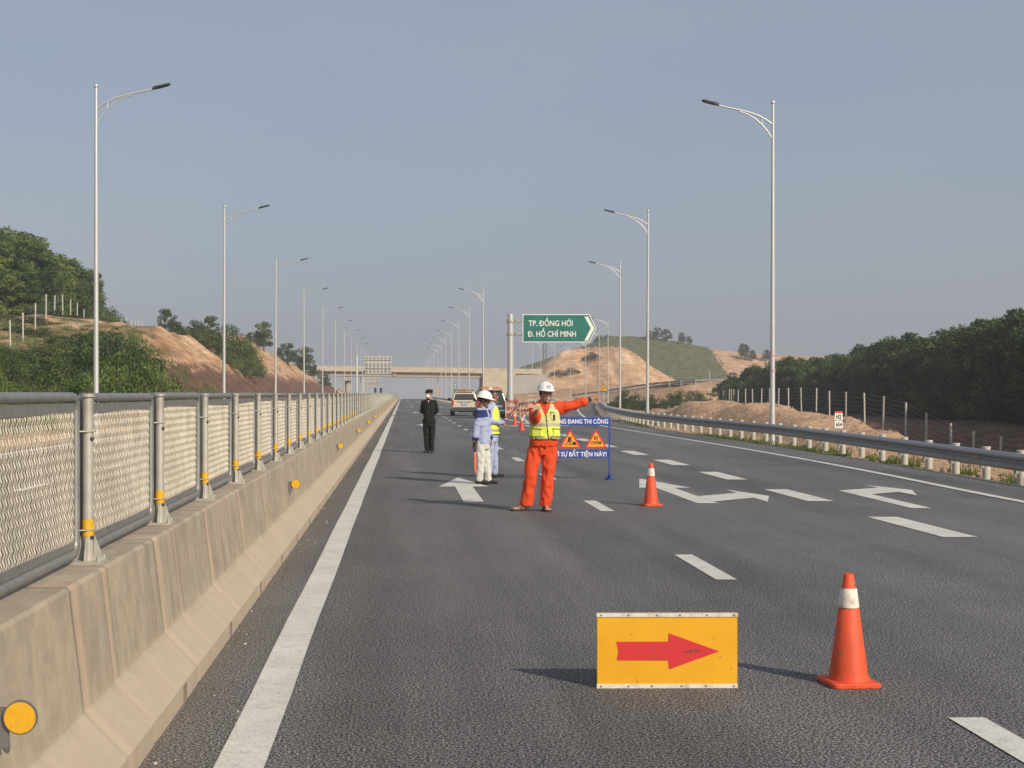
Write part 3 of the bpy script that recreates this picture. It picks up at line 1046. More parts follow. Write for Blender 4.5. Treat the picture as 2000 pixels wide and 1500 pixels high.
# ------------------------------------------------------------------ guard rails
WPROF = [(0.0, 0.0), (-0.03, 0.012), (-0.09, 0.06), (-0.09, 0.095), (-0.012, 0.150), (-0.012, 0.180), (-0.09, 0.235), (-0.09, 0.27), (-0.03, 0.318), (0.0, 0.33)]
def w_beam(path, z0, prof=WPROF, side=1):
    """corrugated steel beam along a path (outer side is to the right when side=1)"""
    mb = MB(); rs = []
    for i, p in enumerate(path):
        a = path[max(i - 1, 0)]; b = path[min(i + 1, len(path) - 1)]
        t = (b - a).normalized()
        n = Vector((t.y, -t.x, 0)) * side
        n.normalize()
        front = [Vector((p.x, p.y, p.z)) + n * dx + Vector((0, 0, z0 + dz)) for dx, dz in prof]
        back = [q + n * 0.006 for q in reversed(front)]
        rs.append(front + back)
    mb.rings(rs)
    return mb
rail = thing('guard_rail', 'long corrugated grey steel guard rail on white round posts, curving along the exit lane', 'guard rail')
path = [Vector((p.x, p.y, road_z(p.y))) for p in RAILS]
def rail_z(y): return lerp_path([(4, 0.13), (20, 0.15), (27, 0.16), (46, 0.27), (80, 0.28), (300, 0.28)], y)
w_path = [Vector((p.x, p.y, p.z + rail_z(p.y))) for p in path]
w_beam(w_path, 0.0).build('beam', 'beam_steel', rail)
mbp = MB()
mbp.m = 0; mbp.tube([(0, 0, -0.16), (0, 0, 0.48)], 0.076, 14)
mbp.tube([(0, 0, 0.478), (0, 0, 0.50)], 0.084, 14)
rpost = mbp.mesh('post', 'post_white'); fix_normals(rpost)
mbs = MB(); mbs.box((-0.085, 0, 0.16), (0.07, 0.10, 0.20))
spacer = mbs.mesh('spacer', 'beam_steel')
for i, p in enumerate(w_path):
    if i >= 98: break
    n = -rail_norm(i)
    ps = link('post', rpost, rail, (p.x + n.x * 0.13, p.y + n.y * 0.13, p.z - 0.12 + 0.0), math.atan2(n.y, n.x))
    ps.scale = (1, 1, random.uniform(0.97, 1.0))
    if p.y < 90:
        link('spacer', spacer, ps)
mb = MB()
for i, p in enumerate(w_path):
    if i < 98: continue
    mb.tube([(p.x + 0.1, p.y, p.z - 0.3), (p.x + 0.1, p.y, p.z + 0.33)], 0.06, 6)
if mb.v:
    o = mb.build('far_posts', 'post_white', rail); o['kind'] = 'stuff'
# triangular amber reflectors in the beam's groove
mb = MB(); mb.prism([(0, -0.05), (0.07, 0), (0, 0.05)], -0.012, 0.0, 'xz')
tri = mb.mesh('reflector', 'amber'); fix_normals(tri)
for yy in (14.6, 28.8, 43.0, 57.2, 71.4):
    p = min(w_path, key=lambda q: abs(q.y - yy))
    link('reflector', tri, rail, (p.x - 0.10, p.y, p.z + 0.16), R(-25))

def plain_rail(name, label, pts, z0, side, step=2.0, sp=2.0, group=None, tall=0.62):
    P = smooth_path(pts, step)
    t = thing(name, label, 'guard rail', group=group)
    w_beam(P, z0, side=side).build('beam', 'beam_steel', t)
    L = 0; k = 0
    pm = MB(); pm.tube([(0, 0, -0.25), (0, 0, z0 + 0.34)], 0.06, 8)
    pm = pm.mesh('post', 'post_white'); fix_normals(pm)
    for i, p in enumerate(P):
        if i >= 98: break
        a = P[max(i - 1, 0)]; b = P[min(i + 1, len(P) - 1)]
        tt = (b - a).normalized()
        n = Vector((tt.y, -tt.x, 0)).normalized() * side
        link('post', pm, t, tuple(p + n * 0.1))
    return t
plain_rail('guard_rail', 'dark straight guard rail right of the parked cars, running to the crest', [(7.35, 150, 0), (7.35, 220, 0), (7.35, 300, 0), (7.35, 399, 0), (7.35, 440, road_z(440))], 0.38, 1, 3.0)
# rail round the gore nose and along the ramp's left edge
plain_rail('guard_rail', 'guard rail bending round the gore behind the striped barricade', [(7.35, 148, 0), (7.5, 132, 0), (8.4, 122, 0), (9.6, 126, 0), (12.6, 148, 0), (17.0, 182, 0), (21.5, 212, 0), (25.5, 242, 0)], 0.38, -1, 2.0)
plain_rail('guard_rail', 'pale guard rail of the upper ramp, climbing to the right below the orange hill', RAMP_B, 0.40, 1, 2.4)
rb2 = [(x + 4.2, y + 3.6, z) for x, y, z in RAMP_B]
plain_rail('guard_rail', 'second guard rail of the upper ramp, on its far side under the hill', rb2, 0.40, -1, 2.4)
# ------------------------------------------------------------------ lamp posts
ORD = 'first second third fourth fifth sixth seventh eighth ninth tenth eleventh twelfth thirteenth fourteenth fifteenth sixteenth seventeenth eighteenth nineteenth'.split()
TENS = {2: ('twentieth', 'twenty'), 3: ('thirtieth', 'thirty'), 4: ('fortieth', 'forty'), 5: ('fiftieth', 'fifty')}
def nth(i):
    i += 1
    if i < 20: return ORD[i - 1]
    t_, u_ = divmod(i, 10)
    return TENS[t_][0] if u_ == 0 else TENS[t_][1] + '-' + ORD[u_ - 1]

def at(px, Y):
    """sideways position of something seen in column px of the photograph at distance Y"""
    return (px - 787) / 2800 * Y
def up(py, Y):
    return 1.6 + (768 - py) / 2800 * Y

def make_lamp():
    t = thing('street_lamp', 'x', 'street lamp')
    mb = MB()
    n = 12; H = 11.55
    mb.tube([(0, 0, 0.02), (0, 0, 0.05), (0, 0, 4), (0, 0, 8), (0, 0, H)], [0.095, 0.092, 0.080, 0.062, 0.045], n)
    mb.tube([(0, 0, 7.94), (0, 0, 8.0)], [0.066, 0.066], n)
    mb.ball((0, 0, H + 0.05), 0.075, 10)
    mb.box((0, 0, 0.012), (0.36, 0.36, 0.024))
    mb.build('pole', 'lamp_steel', t)
    mb = MB()
    top = [(0.03, -0.68), (0.25, -0.52), (0.5, -0.385), (0.8, -0.28), (1.13, -0.2), (1.5, -0.12), (1.88, -0.03)]
    mb.tube([(x, 0, H + z) for x, z in top], 0.032, 8)
    low = [(0.03, -1.18), (0.16, -0.95), (0.36, -0.70), (0.6, -0.50), (0.86, -0.34), (1.13, -0.245)]
    mb.tube([(x, 0, H + z) for x, z in low], 0.024, 8)
    mb.tube([(0.37, 0, H - 0.69), (0.37, 0, H - 0.45)], 0.02, 6)
    mb.build('arm', 'lamp_steel', t)
    mb = MB()
    rs = []
    for s, w, h in ((0.0, 0.05, 0.04), (0.03, 0.085, 0.06), (0.15, 0.10, 0.065), (0.2, 0.145, 0.05), (0.5, 0.15, 0.045), (0.56, 0.12, 0.035), (0.6, 0.05, 0.02)):
        x = 1.82 + s * 0.965; z = H - 0.03 + s * 0.26
        rs.append([Vector((x, y, z + zz)) for y, zz in ((-w, -h * 0.4), (w, -h * 0.4), (w, h * 0.4), (w * 0.6, h), (-w * 0.6, h), (-w, h * 0.4))])
    mb.rings(rs, smooth=False)
    mb.build('lamp_head', 'dark_grey', t)
    mb = MB()
    mb.box((0, 0, -0.14), (0.62, 0.62, 0.30))
    mb.build('footing', 'slope_concrete', t)
    return t
lamp0 = make_lamp()
used = False
def lamp(loc, rz, label, group, scale=1.0):
    global used
    o = copy_tree(lamp0) if used else lamp0
    used = True
    place(o, loc, rz + R(random.uniform(-2, 2)), label, group, scale)
    o.rotation_euler[0] = R(random.uniform(-0.25, 0.25)); o.rotation_euler[1] = R(random.uniform(-0.25, 0.25))
    return o
xl = [(46.5, -9.95), (76.5, -9.56), (106.5, -9.47), (136.5, -9.41), (166.5, -9.34), (196.5, -9.3), (600, -9.3)]
for i in range(16):
    Yd = 46.5 + 30 * i
    lamp((lerp_path(xl, Yd), Yd, road_z(Yd) - 0.04), 0, '%s lamp post from the camera in the row beyond the median fence' % nth(i), 'lamp posts along the far side of the opposite carriageway')
for i, (Yd, X) in enumerate([(48.5, 12.5), (78, 13.3), (108, 16.35)]):
    o = lamp((X, Yd, [-0.16, -0.1, -0.14][i]), math.pi, ['tall lamp post behind the guard rail, nearest on the right, with pinkish stickers', 'second lamp post behind the curving guard rail, by dark shrubs', 'third lamp post outside the rail where the exit ramp leaves'][i], 'lamp posts along the exit ramp')
    if i == 0:
        mb = MB()
        mb.tube([(0, 0, 2.35 + 0.1), (0, 0, 2.58)], 0.0905, 14, cap=False)
        mb.tube([(0, 0, 3.0), (0, 0, 3.18)], 0.0885, 14, cap=False)
        s_ = mb.build('sticker', 'sticker' if 'sticker' in M else mat('sticker', (0.55, 0.38, 0.42), 0.6, 0, 0.3, 20), o)
for i, (X, Yd) in enumerate([(26.6, 186), (31.0, 226), (33.4, 262), (33.2, 284), (31.7, 300), (30.4, 316), (29.8, 330)]):
    sc = [1, 1, 0.98, 0.95, 0.92, 0.9, 0.82][i]
    lamp((X, Yd, tz(X, Yd) - 0.02), math.pi, '%s lamp post of the row curving behind the green sign toward the bridge' % nth(i), 'lamp posts along the exit ramp', sc)
for i in range(12):
    Yd = 137.0 + 30 * i
    lamp((7.68, Yd, road_z(Yd) - 0.04), math.pi, '%s lamp post counted from the green sign in the row beside the parked cars' % nth(i), 'lamp posts right of the main carriageway')

# ------------------------------------------------------------------ overpass
A = Vector((-27.0, 318, 0)); B = Vector((18.2, 320, 0))
d_ = (B - A).normalized(); nrm = Vector((d_.y, -d_.x, 0))   # towards the camera
br = thing('overpass', 'beige concrete road bridge crossing the motorway on grey piers', 'bridge', (0, 0, 0))
def along(s, off, z): 
    p = A + (B - A) * s + nrm * off
    return Vector((p.x, p.y, z))
def zb(s): return 5.57 - 0.62 * s
def slab(name, mname, s0, s1, offs, z0, z1, parent=br, n=1):
    mb = MB()
    rs = []
    for k in range(n + 1):
        s = s0 + (s1 - s0) * k / n
        rs.append([along(s, offs[0], zb(s) + z0), along(s, offs[1], zb(s) + z0), along(s, offs[1], zb(s) + z1), along(s, offs[0], zb(s) + z1)])
    mb.rings(rs)
    return mb.build(name, mname, parent)
slab('girder', 'bridge_girder', 0.0, 1.0, (3.9, 4.25), 0.0, 1.15)
slab('girder', 'bridge_girder', 0.0, 1.0, (-4.25, -3.9), 0.0, 1.15)
slab('girder', 'bridge_girder', 0.0, 1.0, (1.2, 1.7), 0.0, 1.15)
slab('girder', 'bridge_girder', 0.0, 1.0, (-1.7, -1.2), 0.0, 1.15)
slab('deck', 'bridge_concrete', -0.2, 1.27, (-4.8, 4.8), 1.15, 1.40)
slab('parapet', 'bridge_concrete', -0.2, 1.27, (4.8, 5.0), 1.05, 2.15)
slab('parapet', 'bridge_concrete', -0.2, 1.27, (-5.0, -4.8), 1.05, 2.15)
slab('parapet_base', 'bridge_concrete', -0.2, 1.27, (5.0, 5.1), 1.02, 1.22)
for k in range(23):
    s = -0.15 + 1.40 * k / 22
    for off in (4.9, -4.9):
        mb = MB(); p = along(s, off, zb(s) + 2.15)
        mb.tube([p, p + Vector((0, 0, 0.28))], 0.07, 8); mb.ball(p + Vector((0, 0, 0.32)), 0.12, 8)
        mb.build('rail_stub', 'bridge_concrete', br)
def pier(s):
    mb = MB()
    ang = math.atan2(d_.y, d_.x)
    p = along(s, 0, zb(s) - 0.5)
    mb.box(tuple(p), (1.3, 8.0, 0.99), ang)
    for off in (-1.6, 1.6):
        q = along(s, off, 0)
        mb.tube([(q.x, q.y, -1), (q.x, q.y, zb(s) - 0.99)], 0.78, 16)
    return mb.build('pier', 'bridge_girder', br)
pier(0.325)
# abutment on the right with a paved slope
ang = math.atan2(d_.y, d_.x)
mb = MB()
rs = []
for s, off in ((0.985, 5.15), (1.14, 5.15)):
    rs.append([along(s, off, -0.4), along(s, -5.15, -0.4), along(s, -5.15, zb(s) + 1.04), along(s, off, zb(s) + 1.04)])
mb.rings(rs)
mb.build('abutment', 'bridge_concrete', br)
mb = MB()
P0_ = [along(1.10, 5.2, -0.6), along(1.12, 8.0, -0.5), along(1.24, 9.0, 0.2), along(1.30, 5.4, zb(1.2) + 0.9), along(1.12, 5.2, zb(1.12) + 0.7)]
mb.add(P0_, [(0, 1, 4), (1, 2, 3, 4)])
mb.build('paved_slope', 'slope_concrete', br)
# round height limit sign fixed to the girder
mb = MB()
p = along(0.552, 4.32, zb(0.552) + 0.62)
q = thing('height_limit_sign', 'small round white sign with red rim fixed to the bridge girder', 'road sign', tuple(p), math.atan2(d_.y, d_.x))
mb.m = 0; mb.tube([(0, 0.02, 0), (0, -0.02, 0)], 0.55, 24, smooth=False)
mb.m = 1; mb.tube([(0, -0.021, 0), (0, -0.026, 0)], 0.38, 24, smooth=False)
mb.m = 2
mb.prism([(-0.13, 0.34), (0.13, 0.34), (0, 0.17)], -0.032, -0.026, 'xz'); mb.prism([(-0.13, -0.34), (0.13, -0.34), (0, -0.17)], -0.032, -0.026, 'xz')
mb.build('disc', ['sign_red', 'white', 'black'], q)

# ------------------------------------------------------------------ signs seen from behind beyond the fence
def gantry(loc, pole_h, x0, x1, z0, z1, label):
    t = thing('cantilever_sign', label, 'road sign', loc)
    mb = MB(); mb.tube([(0, 0, 0), (0, 0, pole_h)], [0.24, 0.2], 12); mb.build('pole', 'lamp_steel', t)
    for f in (0.33, 0.78):
        z = z0 + (z1 - z0) * f
        mb = MB(); mb.tube([(-0.4, 0, z), (x1, 0, z)], 0.07, 8); mb.build('arm', 'lamp_steel', t)
    mb = MB()
    mb.box(((x0 + x1) / 2, 0.14, (z0 + z1) / 2), (x1 - x0, 0.05, z1 - z0))
    n = 7
    for k in range(n):
        xa = x0 + (x1 - x0) * (k + 0.12) / n; xb = x0 + (x1 - x0) * (k + 0.88) / n
        for r_ in range(3):
            za = z0 + (z1 - z0) * (r_ + 0.08) / 3; zc_ = z0 + (z1 - z0) * (r_ + 0.92) / 3
            mb.box(((xa + xb) / 2, 0.10, (za + zc_) / 2), (xb - xa, 0.03, zc_ - za), m=1)
    mb.build('panel', ['dirty_white', 'sign_back'], t)
gantry((-9.3, 290, 0), 9.5, 1.55, 6.95, 5.5, 9.1, 'back of a wide grey panelled sign on a pole arm before the bridge')
gantry((-10.6, 385, 0), 7.0, 0.2, 4.5, 3.45, 5.9, 'lower back of a pale panelled sign seen under the bridge')
for X_, lab in ((at(733, 330), 'small dark sign back above the far fence, left of the pair'), (at(744, 330), 'small dark sign back above the far fence, right of the pair')):
    t = thing('small_sign', lab, 'road sign', (X_, 330, 0), group='pair of small sign backs above the far fence')
    mb = MB(); mb.tube([(0, 0, 0), (0, 0, 2.9)], 0.06, 8); mb.build('post', 'dark_grey', t)
    mb = MB(); mb.box((0, 0.08, 2.3), (0.55, 0.04, 1.1)); mb.build('panel', 'sign_back', t)
# camera mast by the sign
t = thing('camera_mast', 'thin pole with a small dark camera, between fence and bridge', 'camera mast', (at(708, 262), 262, 0))
mb = MB(); mb.tube([(0, 0, 0), (0, 0, 5.7)], [0.11, 0.07], 10); mb.build('pole', 'lamp_steel', t)
mb = MB(); mb.tube([(0, 0, 5.6), (0.35, 0, 5.7)], 0.03, 6); mb.ball((0.4, 0, 5.6), 0.15, 10); mb.build('camera', 'dark_grey', t)
# red and white marker post on the left bank
t = thing('marker_post', 'red and white banded marker post left of the bridge pier', 'marker post', (at(662, 280), 280, -0.1))
mb = MB()
for k in range(6):
    mb.tube([(0, 0, k * 0.55), (0, 0, (k + 1) * 0.55)], 0.08, 8, m=k % 2)
mb.build('post', ['dark_grey', 'dirty_white'], t)

# ------------------------------------------------------------------ green direction sign
GY = 110.0
gs = thing('direction_sign', 'large green arrow shaped direction sign with white lettering on a thick grey pole', 'road sign', (at(997, GY), GY, -0.1))
PX = at(997, GY)
mb = MB(); mb.tube([(0, 0, 0), (0, 0, up(613, GY) + 0.1)], [0.26, 0.22], 20); mb.box((0, 0, 0.02), (0.7, 0.7, 0.04)); mb.build('pole', 'lamp_steel', gs)
for py in (627, 653):
    z = up(py, GY) + 0.1
    mb = MB()
    mb.tube([(-0.42, 0, z), (0.95, 0, z)], 0.085, 10)
    mb.box((0.40, 0, z), (0.06, 0.34, 0.36)); mb.box((0.50, 0, z), (0.06, 0.34, 0.36))
    mb.box((-0.36, 0, z), (0.05, 0.2, 0.2))
    for zz in (-1, 1):
        mb.prism([(0.53, zz * 0.06), (0.53, zz * 0.17), (0.9, zz * 0.06)], -0.015, 0.015, 'xz')
    mb.tube([(0, 0, z - 0.1), (0, 0, z + 0.1)], 0.29, 16)
    mb.build('bracket', 'galvanised', gs)
def gx(px): return at(px, GY) - PX
def gz(py): return up(py, GY) + 0.1
L_, T_, Bt = gx(1020), gz(613.5), gz(669)
Tp, Tip, Mid = gx(1151), gx(1164.8), (gz(613.5) + gz(669)) / 2
def arrow_poly(i):
    return [(L_ + i, Bt + i), (Tp - i * 0.6, Bt + i), (Tip - i * 1.15, Mid), (Tp - i * 0.6, T_ - i), (L_ + i, T_ - i)]
mb = MB()
mb.prism(arrow_poly(0), 0.0, 0.05, 'xz', 2)
mb.prism(arrow_poly(0.012), -0.006, 0.0, 'xz', 1)
mb.prism(arrow_poly(0.075), -0.012, -0.006, 'xz', 0)
o = mb.build('panel', ['sign_green', 'white', 'sign_back'], gs, (0, -0.14, 0))
mb = MB()
w = gx(1146) - gx(1139.5)
ha = gx(1142); 
mb.prism([(gx(1141), gz(618.5)), (gx(1147.8), gz(618.5)), (gx(1160.8), Mid), (gx(1147.8), gz(665.5)), (gx(1141), gz(665.5)), (gx(1153.3), Mid)], -0.018, -0.012, 'xz')
mb.build('chevron', 'white', o)
add_text('lettering', 'TP. ĐỒNG HỚI', 'white', o, (gx(1032), -0.015, gz(636.8)), height=0.43, width=gx(1118) - gx(1032), bold=0.013, depth=0.003)
add_text('lettering', 'Đ. HỒ CHÍ MINH', 'white', o, (gx(1031.5), -0.015, gz(657.6)), height=0.43, width=gx(1124.5) - gx(1031.5), bold=0.013, depth=0.003)

# ------------------------------------------------------------------ other small signs
def post_sign(name, label, cat, loc, ph, post_m='lamp_steel'):
    t = thing(name, label, cat, loc)
    mb = MB(); mb.tube([(0, 0, 0), (0, 0, ph)], 0.04, 8); mb.build('post', post_m, t)
    return t
def warn_panel(parent, zc, side, rim, fill, name='panel', y=-0.06):
    h = side * 0.866
    def tri(s):
        return [(-s / 2, zc - h / 3 * s / side), (s / 2, zc - h / 3 * s / side), (0, zc + 2 * h / 3 * s / side)]
    def rtri(s, rr):
        P = tri(s); out = []
        for i in range(3):
            p, a, b = P[i], P[i - 1], P[(i + 1) % 3]
            for q in (a, b):
                dx, dz = q[0] - p[0], q[1] - p[1]; L = math.hypot(dx, dz)
                out.append((p[0] + dx / L * rr, p[1] + dz / L * rr))
        return out
    mb = MB()
    mb.m = 0; mb.prism(rtri(side, side * 0.06), -0.008, 0.008, 'xz')
    mb.m = 1; mb.prism(rtri(side * 0.76 if rim == 'sign_red' else side * 0.84, 0.01), -0.011, -0.008, 'xz')
    return mb.build(name, [rim, fill], parent, (0, y, 0))
t = post_sign('curve_warning_sign', 'yellow triangular curve warning sign behind the guard rail', 'road sign', (at(1179, 158), 158, tz(at(1179, 158), 158)), 3.1)
zc = up(759, 158) - tz(at(1179, 158), 158)
pn = warn_panel(t, zc, 0.98, 'black', 'sign_yellow')
mb = MB(); mb.tube([(-0.10, 0, zc - 0.2), (-0.09, 0, zc - 0.02), (-0.02, 0, zc + 0.08), (0.12, 0, zc + 0.16)], 0.045, 6, flat=0.2, side=(1, 0, 0)); mb.build('arrow', 'black', pn, (0, -0.012, 0))
mb = MB(); mb.tube([(0, -0.05, zc - 0.85), (0, -0.03, zc - 0.85)], 0.3, 20, smooth=False); mb.build('round_panel', 'sign_back', t)
t = post_sign('merge_warning_sign', 'distant orange triangular warning sign before the crest', 'road sign', (at(855.5, 345), 345, -0.1), 2.9)
zc = up(763, 345) + 0.1
pn = warn_panel(t, zc, 1.5, 'beacon_orange', 'sign_yellow')
mb = MB(); mb.tube([(0, 0, zc - 0.3), (0, 0, zc + 0.3)], 0.07, 6); mb.build('arrow', 'black', pn, (0, -0.05, 0))
t = post_sign('distance_sign', 'narrow green and white sign left of the cream car', 'road sign', (at(888.8, 240), 240, -0.05), 3.3)
mb = MB(); mb.box((0, -0.06, up(756.5, 240)), (0.42, 0.03, 1.45), m=0)
for k in range(3): mb.box((0, -0.078, up(756.5, 240) + (k - 1) * 0.45), (0.2, 0.006, 0.24), m=1)
mb.build('panel', ['sign_green', 'white'], t)
# kilometre post
KY = 46.0; KX = at(1638, KY); kz = tz(KX, KY)
t = thing('kilometre_post', 'white marker board with red top reading H2 654 behind the guard rail', 'marker board', (KX, KY, kz))
z1 = up(803, KY) - kz; z0 = up(836, KY) - kz
mb = MB(); mb.tube([(0, 0.02, -0.2), (0, 0.02, z1 - 0.05)], 0.022, 8); mb.build('post', 'galvanised', t)
mb = MB()
mb.box((0, 0, (z0 + z1) / 2), (0.25, 0.016, z1 - z0), m=0); mb.box((0, 0, z1 - 0.03), (0.25, 0.020, 0.062), m=1)
mb.box((0, -0.0095, z0 + (z1 - z0) * 0.45), (0.25, 0.003, 0.012), m=2)
pn = mb.build('board', ['white', 'sign_red', 'black'], t)
add_text('lettering', 'H2', 'black', pn, (-0.085, -0.0095, z0 + (z1 - z0) * 0.53), height=0.15, width=0.17, bold=0.03, depth=0.0015)
add_text('lettering', '654', 'black', pn, (-0.088, -0.0095, z0 + (z1 - z0) * 0.10), height=0.13, width=0.19, bold=0.03, depth=0.0015)

# communications mast far behind
t = thing('mast', 'dark lattice mast standing on the crest left of the orange hill', 'mast', (at(1064, 372), 372, tz(at(1064, 372), 372)))
mb = MB()
zt = up(672, 372) - t.location.z
for s_ in (-0.35, 0.35):
    mb.tube([(s_, 0, 0), (s_, 0, zt)], 0.16, 6)
for k in range(5):
    mb.box((0, 0, zt * (k + 0.7) / 5.3), (0.9, 0.3, 0.25))
mb.build('lattice', 'grey_plastic', t)

# ------------------------------------------------------------------ traffic cones
def cone_thing(label, loc, rz, band_hi=True):
    t = thing('traffic_cone', label, 'traffic cone', loc, rz, 'traffic cones on the road')
    n = 40
    def lathe(prof):
        return [[Vector((r * math.cos(2 * math.pi * k / n), r * math.sin(2 * math.pi * k / n), z)) for k in range(n)] for r, z in prof]
    mb = MB()
    mb.rings(lathe([(0.112, 0.022), (0.107, 0.04), (0.102, 0.06), (0.056, 0.415), (0.050, 0.42), (0.043, 0.528), (0.036, 0.534), (0.027, 0.602), (0.024, 0.61), (0.019, 0.60)]), smooth=True)
    mb.build('cone', 'cone_red', t)
    mb = MB()
    mb.rings(lathe([(0.0555, 0.425), (0.056, 0.43), (0.0445, 0.525), (0.043, 0.53)]), smooth=True, cap=False)
    mb.build('white_band', 'cone_white', t)
    mb = MB()
    w = 0.138; rs = []
    for ins, z in ((0.004, 0.0), (0.0, 0.006), (0.0, 0.022), (0.008, 0.030)):
        ww = w - ins; c = 0.035; P = []
        for cx, cy, a0 in ((ww - c, ww - c, 0), (-ww + c, ww - c, 90), (-ww + c, -ww + c, 180), (ww - c, -ww + c, 270)):
            for k in range(5):
                a = R(a0 + 22.5 * k); P.append(Vector((cx + c * math.cos(a), cy + c * math.sin(a), z)))
        rs.append(P)
    mb.rings(rs)
    mb.build('base', 'cone_red', t)
    return t
c0 = cone_thing('worn orange cone with a scuffed white band, nearest the camera beside the yellow board', (2.45, 7.88, 0.0), R(4))
for loc, rz, lab in (((3.53, 20.4, 0), R(12), 'orange cone with a white band standing before the forked white arrow'), ((5.1, 61.5, 0.0), R(30), 'far orange cone beside the worker, the nearer of two by the striped barricade'), ((5.62, 72, 0), R(50), 'far orange cone under the striped barricade, the farther of two')):
    place(copy_tree(c0), loc, rz, lab)

# ------------------------------------------------------------------ yellow arrow board
bd = thing('arrow_board', 'low yellow board with a red arrow pointing right, standing on the asphalt', 'arrow board', (1.435, 7.79, 0.0), R(0.6))
W, H = 0.762, 0.405
mb = MB(); mb.box((0, 0, H / 2), (W, 0.018, H - 0.01))
face = mb.build('panel', 'sign_yellow', bd)
mb = MB()
mb.box((0, 0, H - 0.009), (W + 0.006, 0.030, 0.019)); tr1 = mb.build('trim', 'dirty_white', bd)
mb = MB()
mb.box((0.0, 0, 0.011), (W + 0.004, 0.028, 0.022)); tr2 = mb.build('trim', 'dirty_white', bd)
for tr, zz in ((tr1, H - 0.009), (tr2, 0.011)):
    for k in range(6):
        mb = MB()
        x = -W / 2 + 0.02 + (W - 0.04) * k / 5 + random.uniform(-0.02, 0.02) * (0 < k < 5)
        mb.tube([(x, -0.014, zz), (x, -0.018, zz)], 0.0045, 8)
        mb.build('screw', 'bark', tr)
sx = W / 277.0
def bx(px): return (px - 1304.5) * sx
def bz(py): return (1344 - py) * (H / 144.5)
mb = MB()
mb.prism([(bx(1204), bz(1254)), (bx(1306.5), bz(1254)), (bx(1307), bz(1237.5)), (bx(1407), bz(1273)), (bx(1308.5), bz(1307.5)), (bx(1306), bz(1290.5)), (bx(1205), bz(1290)), (bx(1208), bz(1272))], -0.0115, -0.009, 'xz')
arr = mb.build('arrow', 'sign_red', face)
mb = MB()                                        # rubber scuff across the arrow head
def scuff(pts): mb.prism([(bx(x), bz(y)) for x, y in pts], -0.0121, -0.0117, 'xz')
scuff([(1332, 1274), (1345, 1270), (1362, 1268), (1372, 1271), (1366, 1275), (1350, 1277), (1340, 1276)])
mb.build('scuff', 'rubber_smear', arr)
mb = MB()
for s_ in (-0.3, 0.3):
    mb.tube([(s_, 0.012, H - 0.05), (s_, 0.22, 0.012)], 0.010, 8)
mb.tube([(-0.3, 0.22, 0.012), (0.3, 0.22, 0.012)], 0.010, 8)
mb.build('rear_stand', 'galvanised', bd)

# ------------------------------------------------------------------ blue frame sign behind the worker
SY = 26.6
fs_ = thing('roadworks_sign', 'blue framed roadworks sign with two red and orange triangles, behind the pointing worker', 'roadworks sign', (at(1190, SY), SY, 0))
SX = at(1190, SY)
def sxx(px): return at(px, SY) - SX
def szz(py): return up(py, SY)
xl_ = sxx(1043)
for x in (0, xl_):
    mb = MB()
    mb.box((x, 0, szz(815) / 2), (0.026, 0.026, szz(815)))
    mb.box((x + (0.0 if x == 0 else 0), 0, 0.012), (0.1, 0.42, 0.024))
    mb.prism([(-0.15, 0.024), (0.15, 0.024), (0, 0.16)], x - 0.008, x + 0.008, 'yz')
    mb.prism([(x - 0.045, 0.024), (x + 0.045, 0.024), (x, 0.14)], -0.012, 0.012, 'xz')
    mb.build('leg', 'sign_blue', fs_)
mb = MB(); mb.box(((xl_) / 2, 0, (szz(815) + szz(830.5)) / 2), (-xl_ - 0.027, 0.02, szz(815) - szz(830.5)))
top = mb.build('top_board', 'sign_blue', fs_)
mb = MB(); mb.box(((xl_) / 2, 0, (szz(878.5) + szz(894)) / 2), (-xl_ - 0.027, 0.02, szz(878.5) - szz(894)))
low = mb.build('bottom_board', 'sign_blue', fs_)
# text boxes measured from the visible letters
t_full = 'ĐƯỜNG ĐANG THI CÔNG'
wv = sxx(1187.5) - sxx(1070)
add_text('lettering', t_full, 'white', top, (sxx(1187.5) - wv, -0.0115, szz(827.3)), height=0.084, width=wv, bold=0.02, depth=0.0015)
wv = sxx(1184.5) - sxx(1083)
add_text('lettering', 'VÌ SỰ BẤT TIỆN NÀY!', 'white', low, (sxx(1184.5) - wv, -0.0115, szz(891.2)), height=0.084, width=wv, bold=0.02, depth=0.0015)
def tri_sign(pxc, lab):
    x = sxx(pxc)
    e = bpy.data.objects.new('x', None); bpy.data.objects.remove(e)
    side = sxx(1136) - sxx(1091.5)
    zc = szz(875.5) + side * 0.866 / 3
    p = warn_panel(fs_, zc, side, 'sign_red', 'sign_orange', 'warning_triangle', 0.0)
    p.location = (x, -0.0, 0)
    p['label'] = lab
    mb = MB(); mb.tube([(0, 0, szz(878.5) ), (0, 0, zc - side * 0.28)], 0.008, 6); mb.tube([(0, 0, zc + side * 0.56), (0, 0, szz(830.5))], 0.008, 6)
    mb.build('hanger', 'sign_blue', p, (0, 0.004, 0))
    return p, zc, side
p1, zc, side = tri_sign(1113.5, 'warning triangle showing a digging worker')
sc = (sxx(1136) - sxx(1091.5)) / 530.0            # metres per pixel of the close-up
def dx_(x): return (x - 392) * sc
def dz_(y): return (755 - y) * sc + szz(875.5) 
mb = MB()
def sil(pts): mb.prism([(dx_(x), dz_(y)) for x, y in pts], -0.0145, -0.0115, 'xz')
sil([(340, 500), (375, 487), (405, 492), (412, 515), (402, 545), (380, 575), (348, 580), (330, 560), (345, 545), (352, 520)])       # torso
mb.ball((dx_(423), -0.013, dz_(488)), (14 * sc, 0.0015, 15 * sc), 14)
sil([(350, 570), (378, 575), (352, 618), (315, 640), (300, 668), (284, 668), (290, 645), (322, 612)])      # rear leg
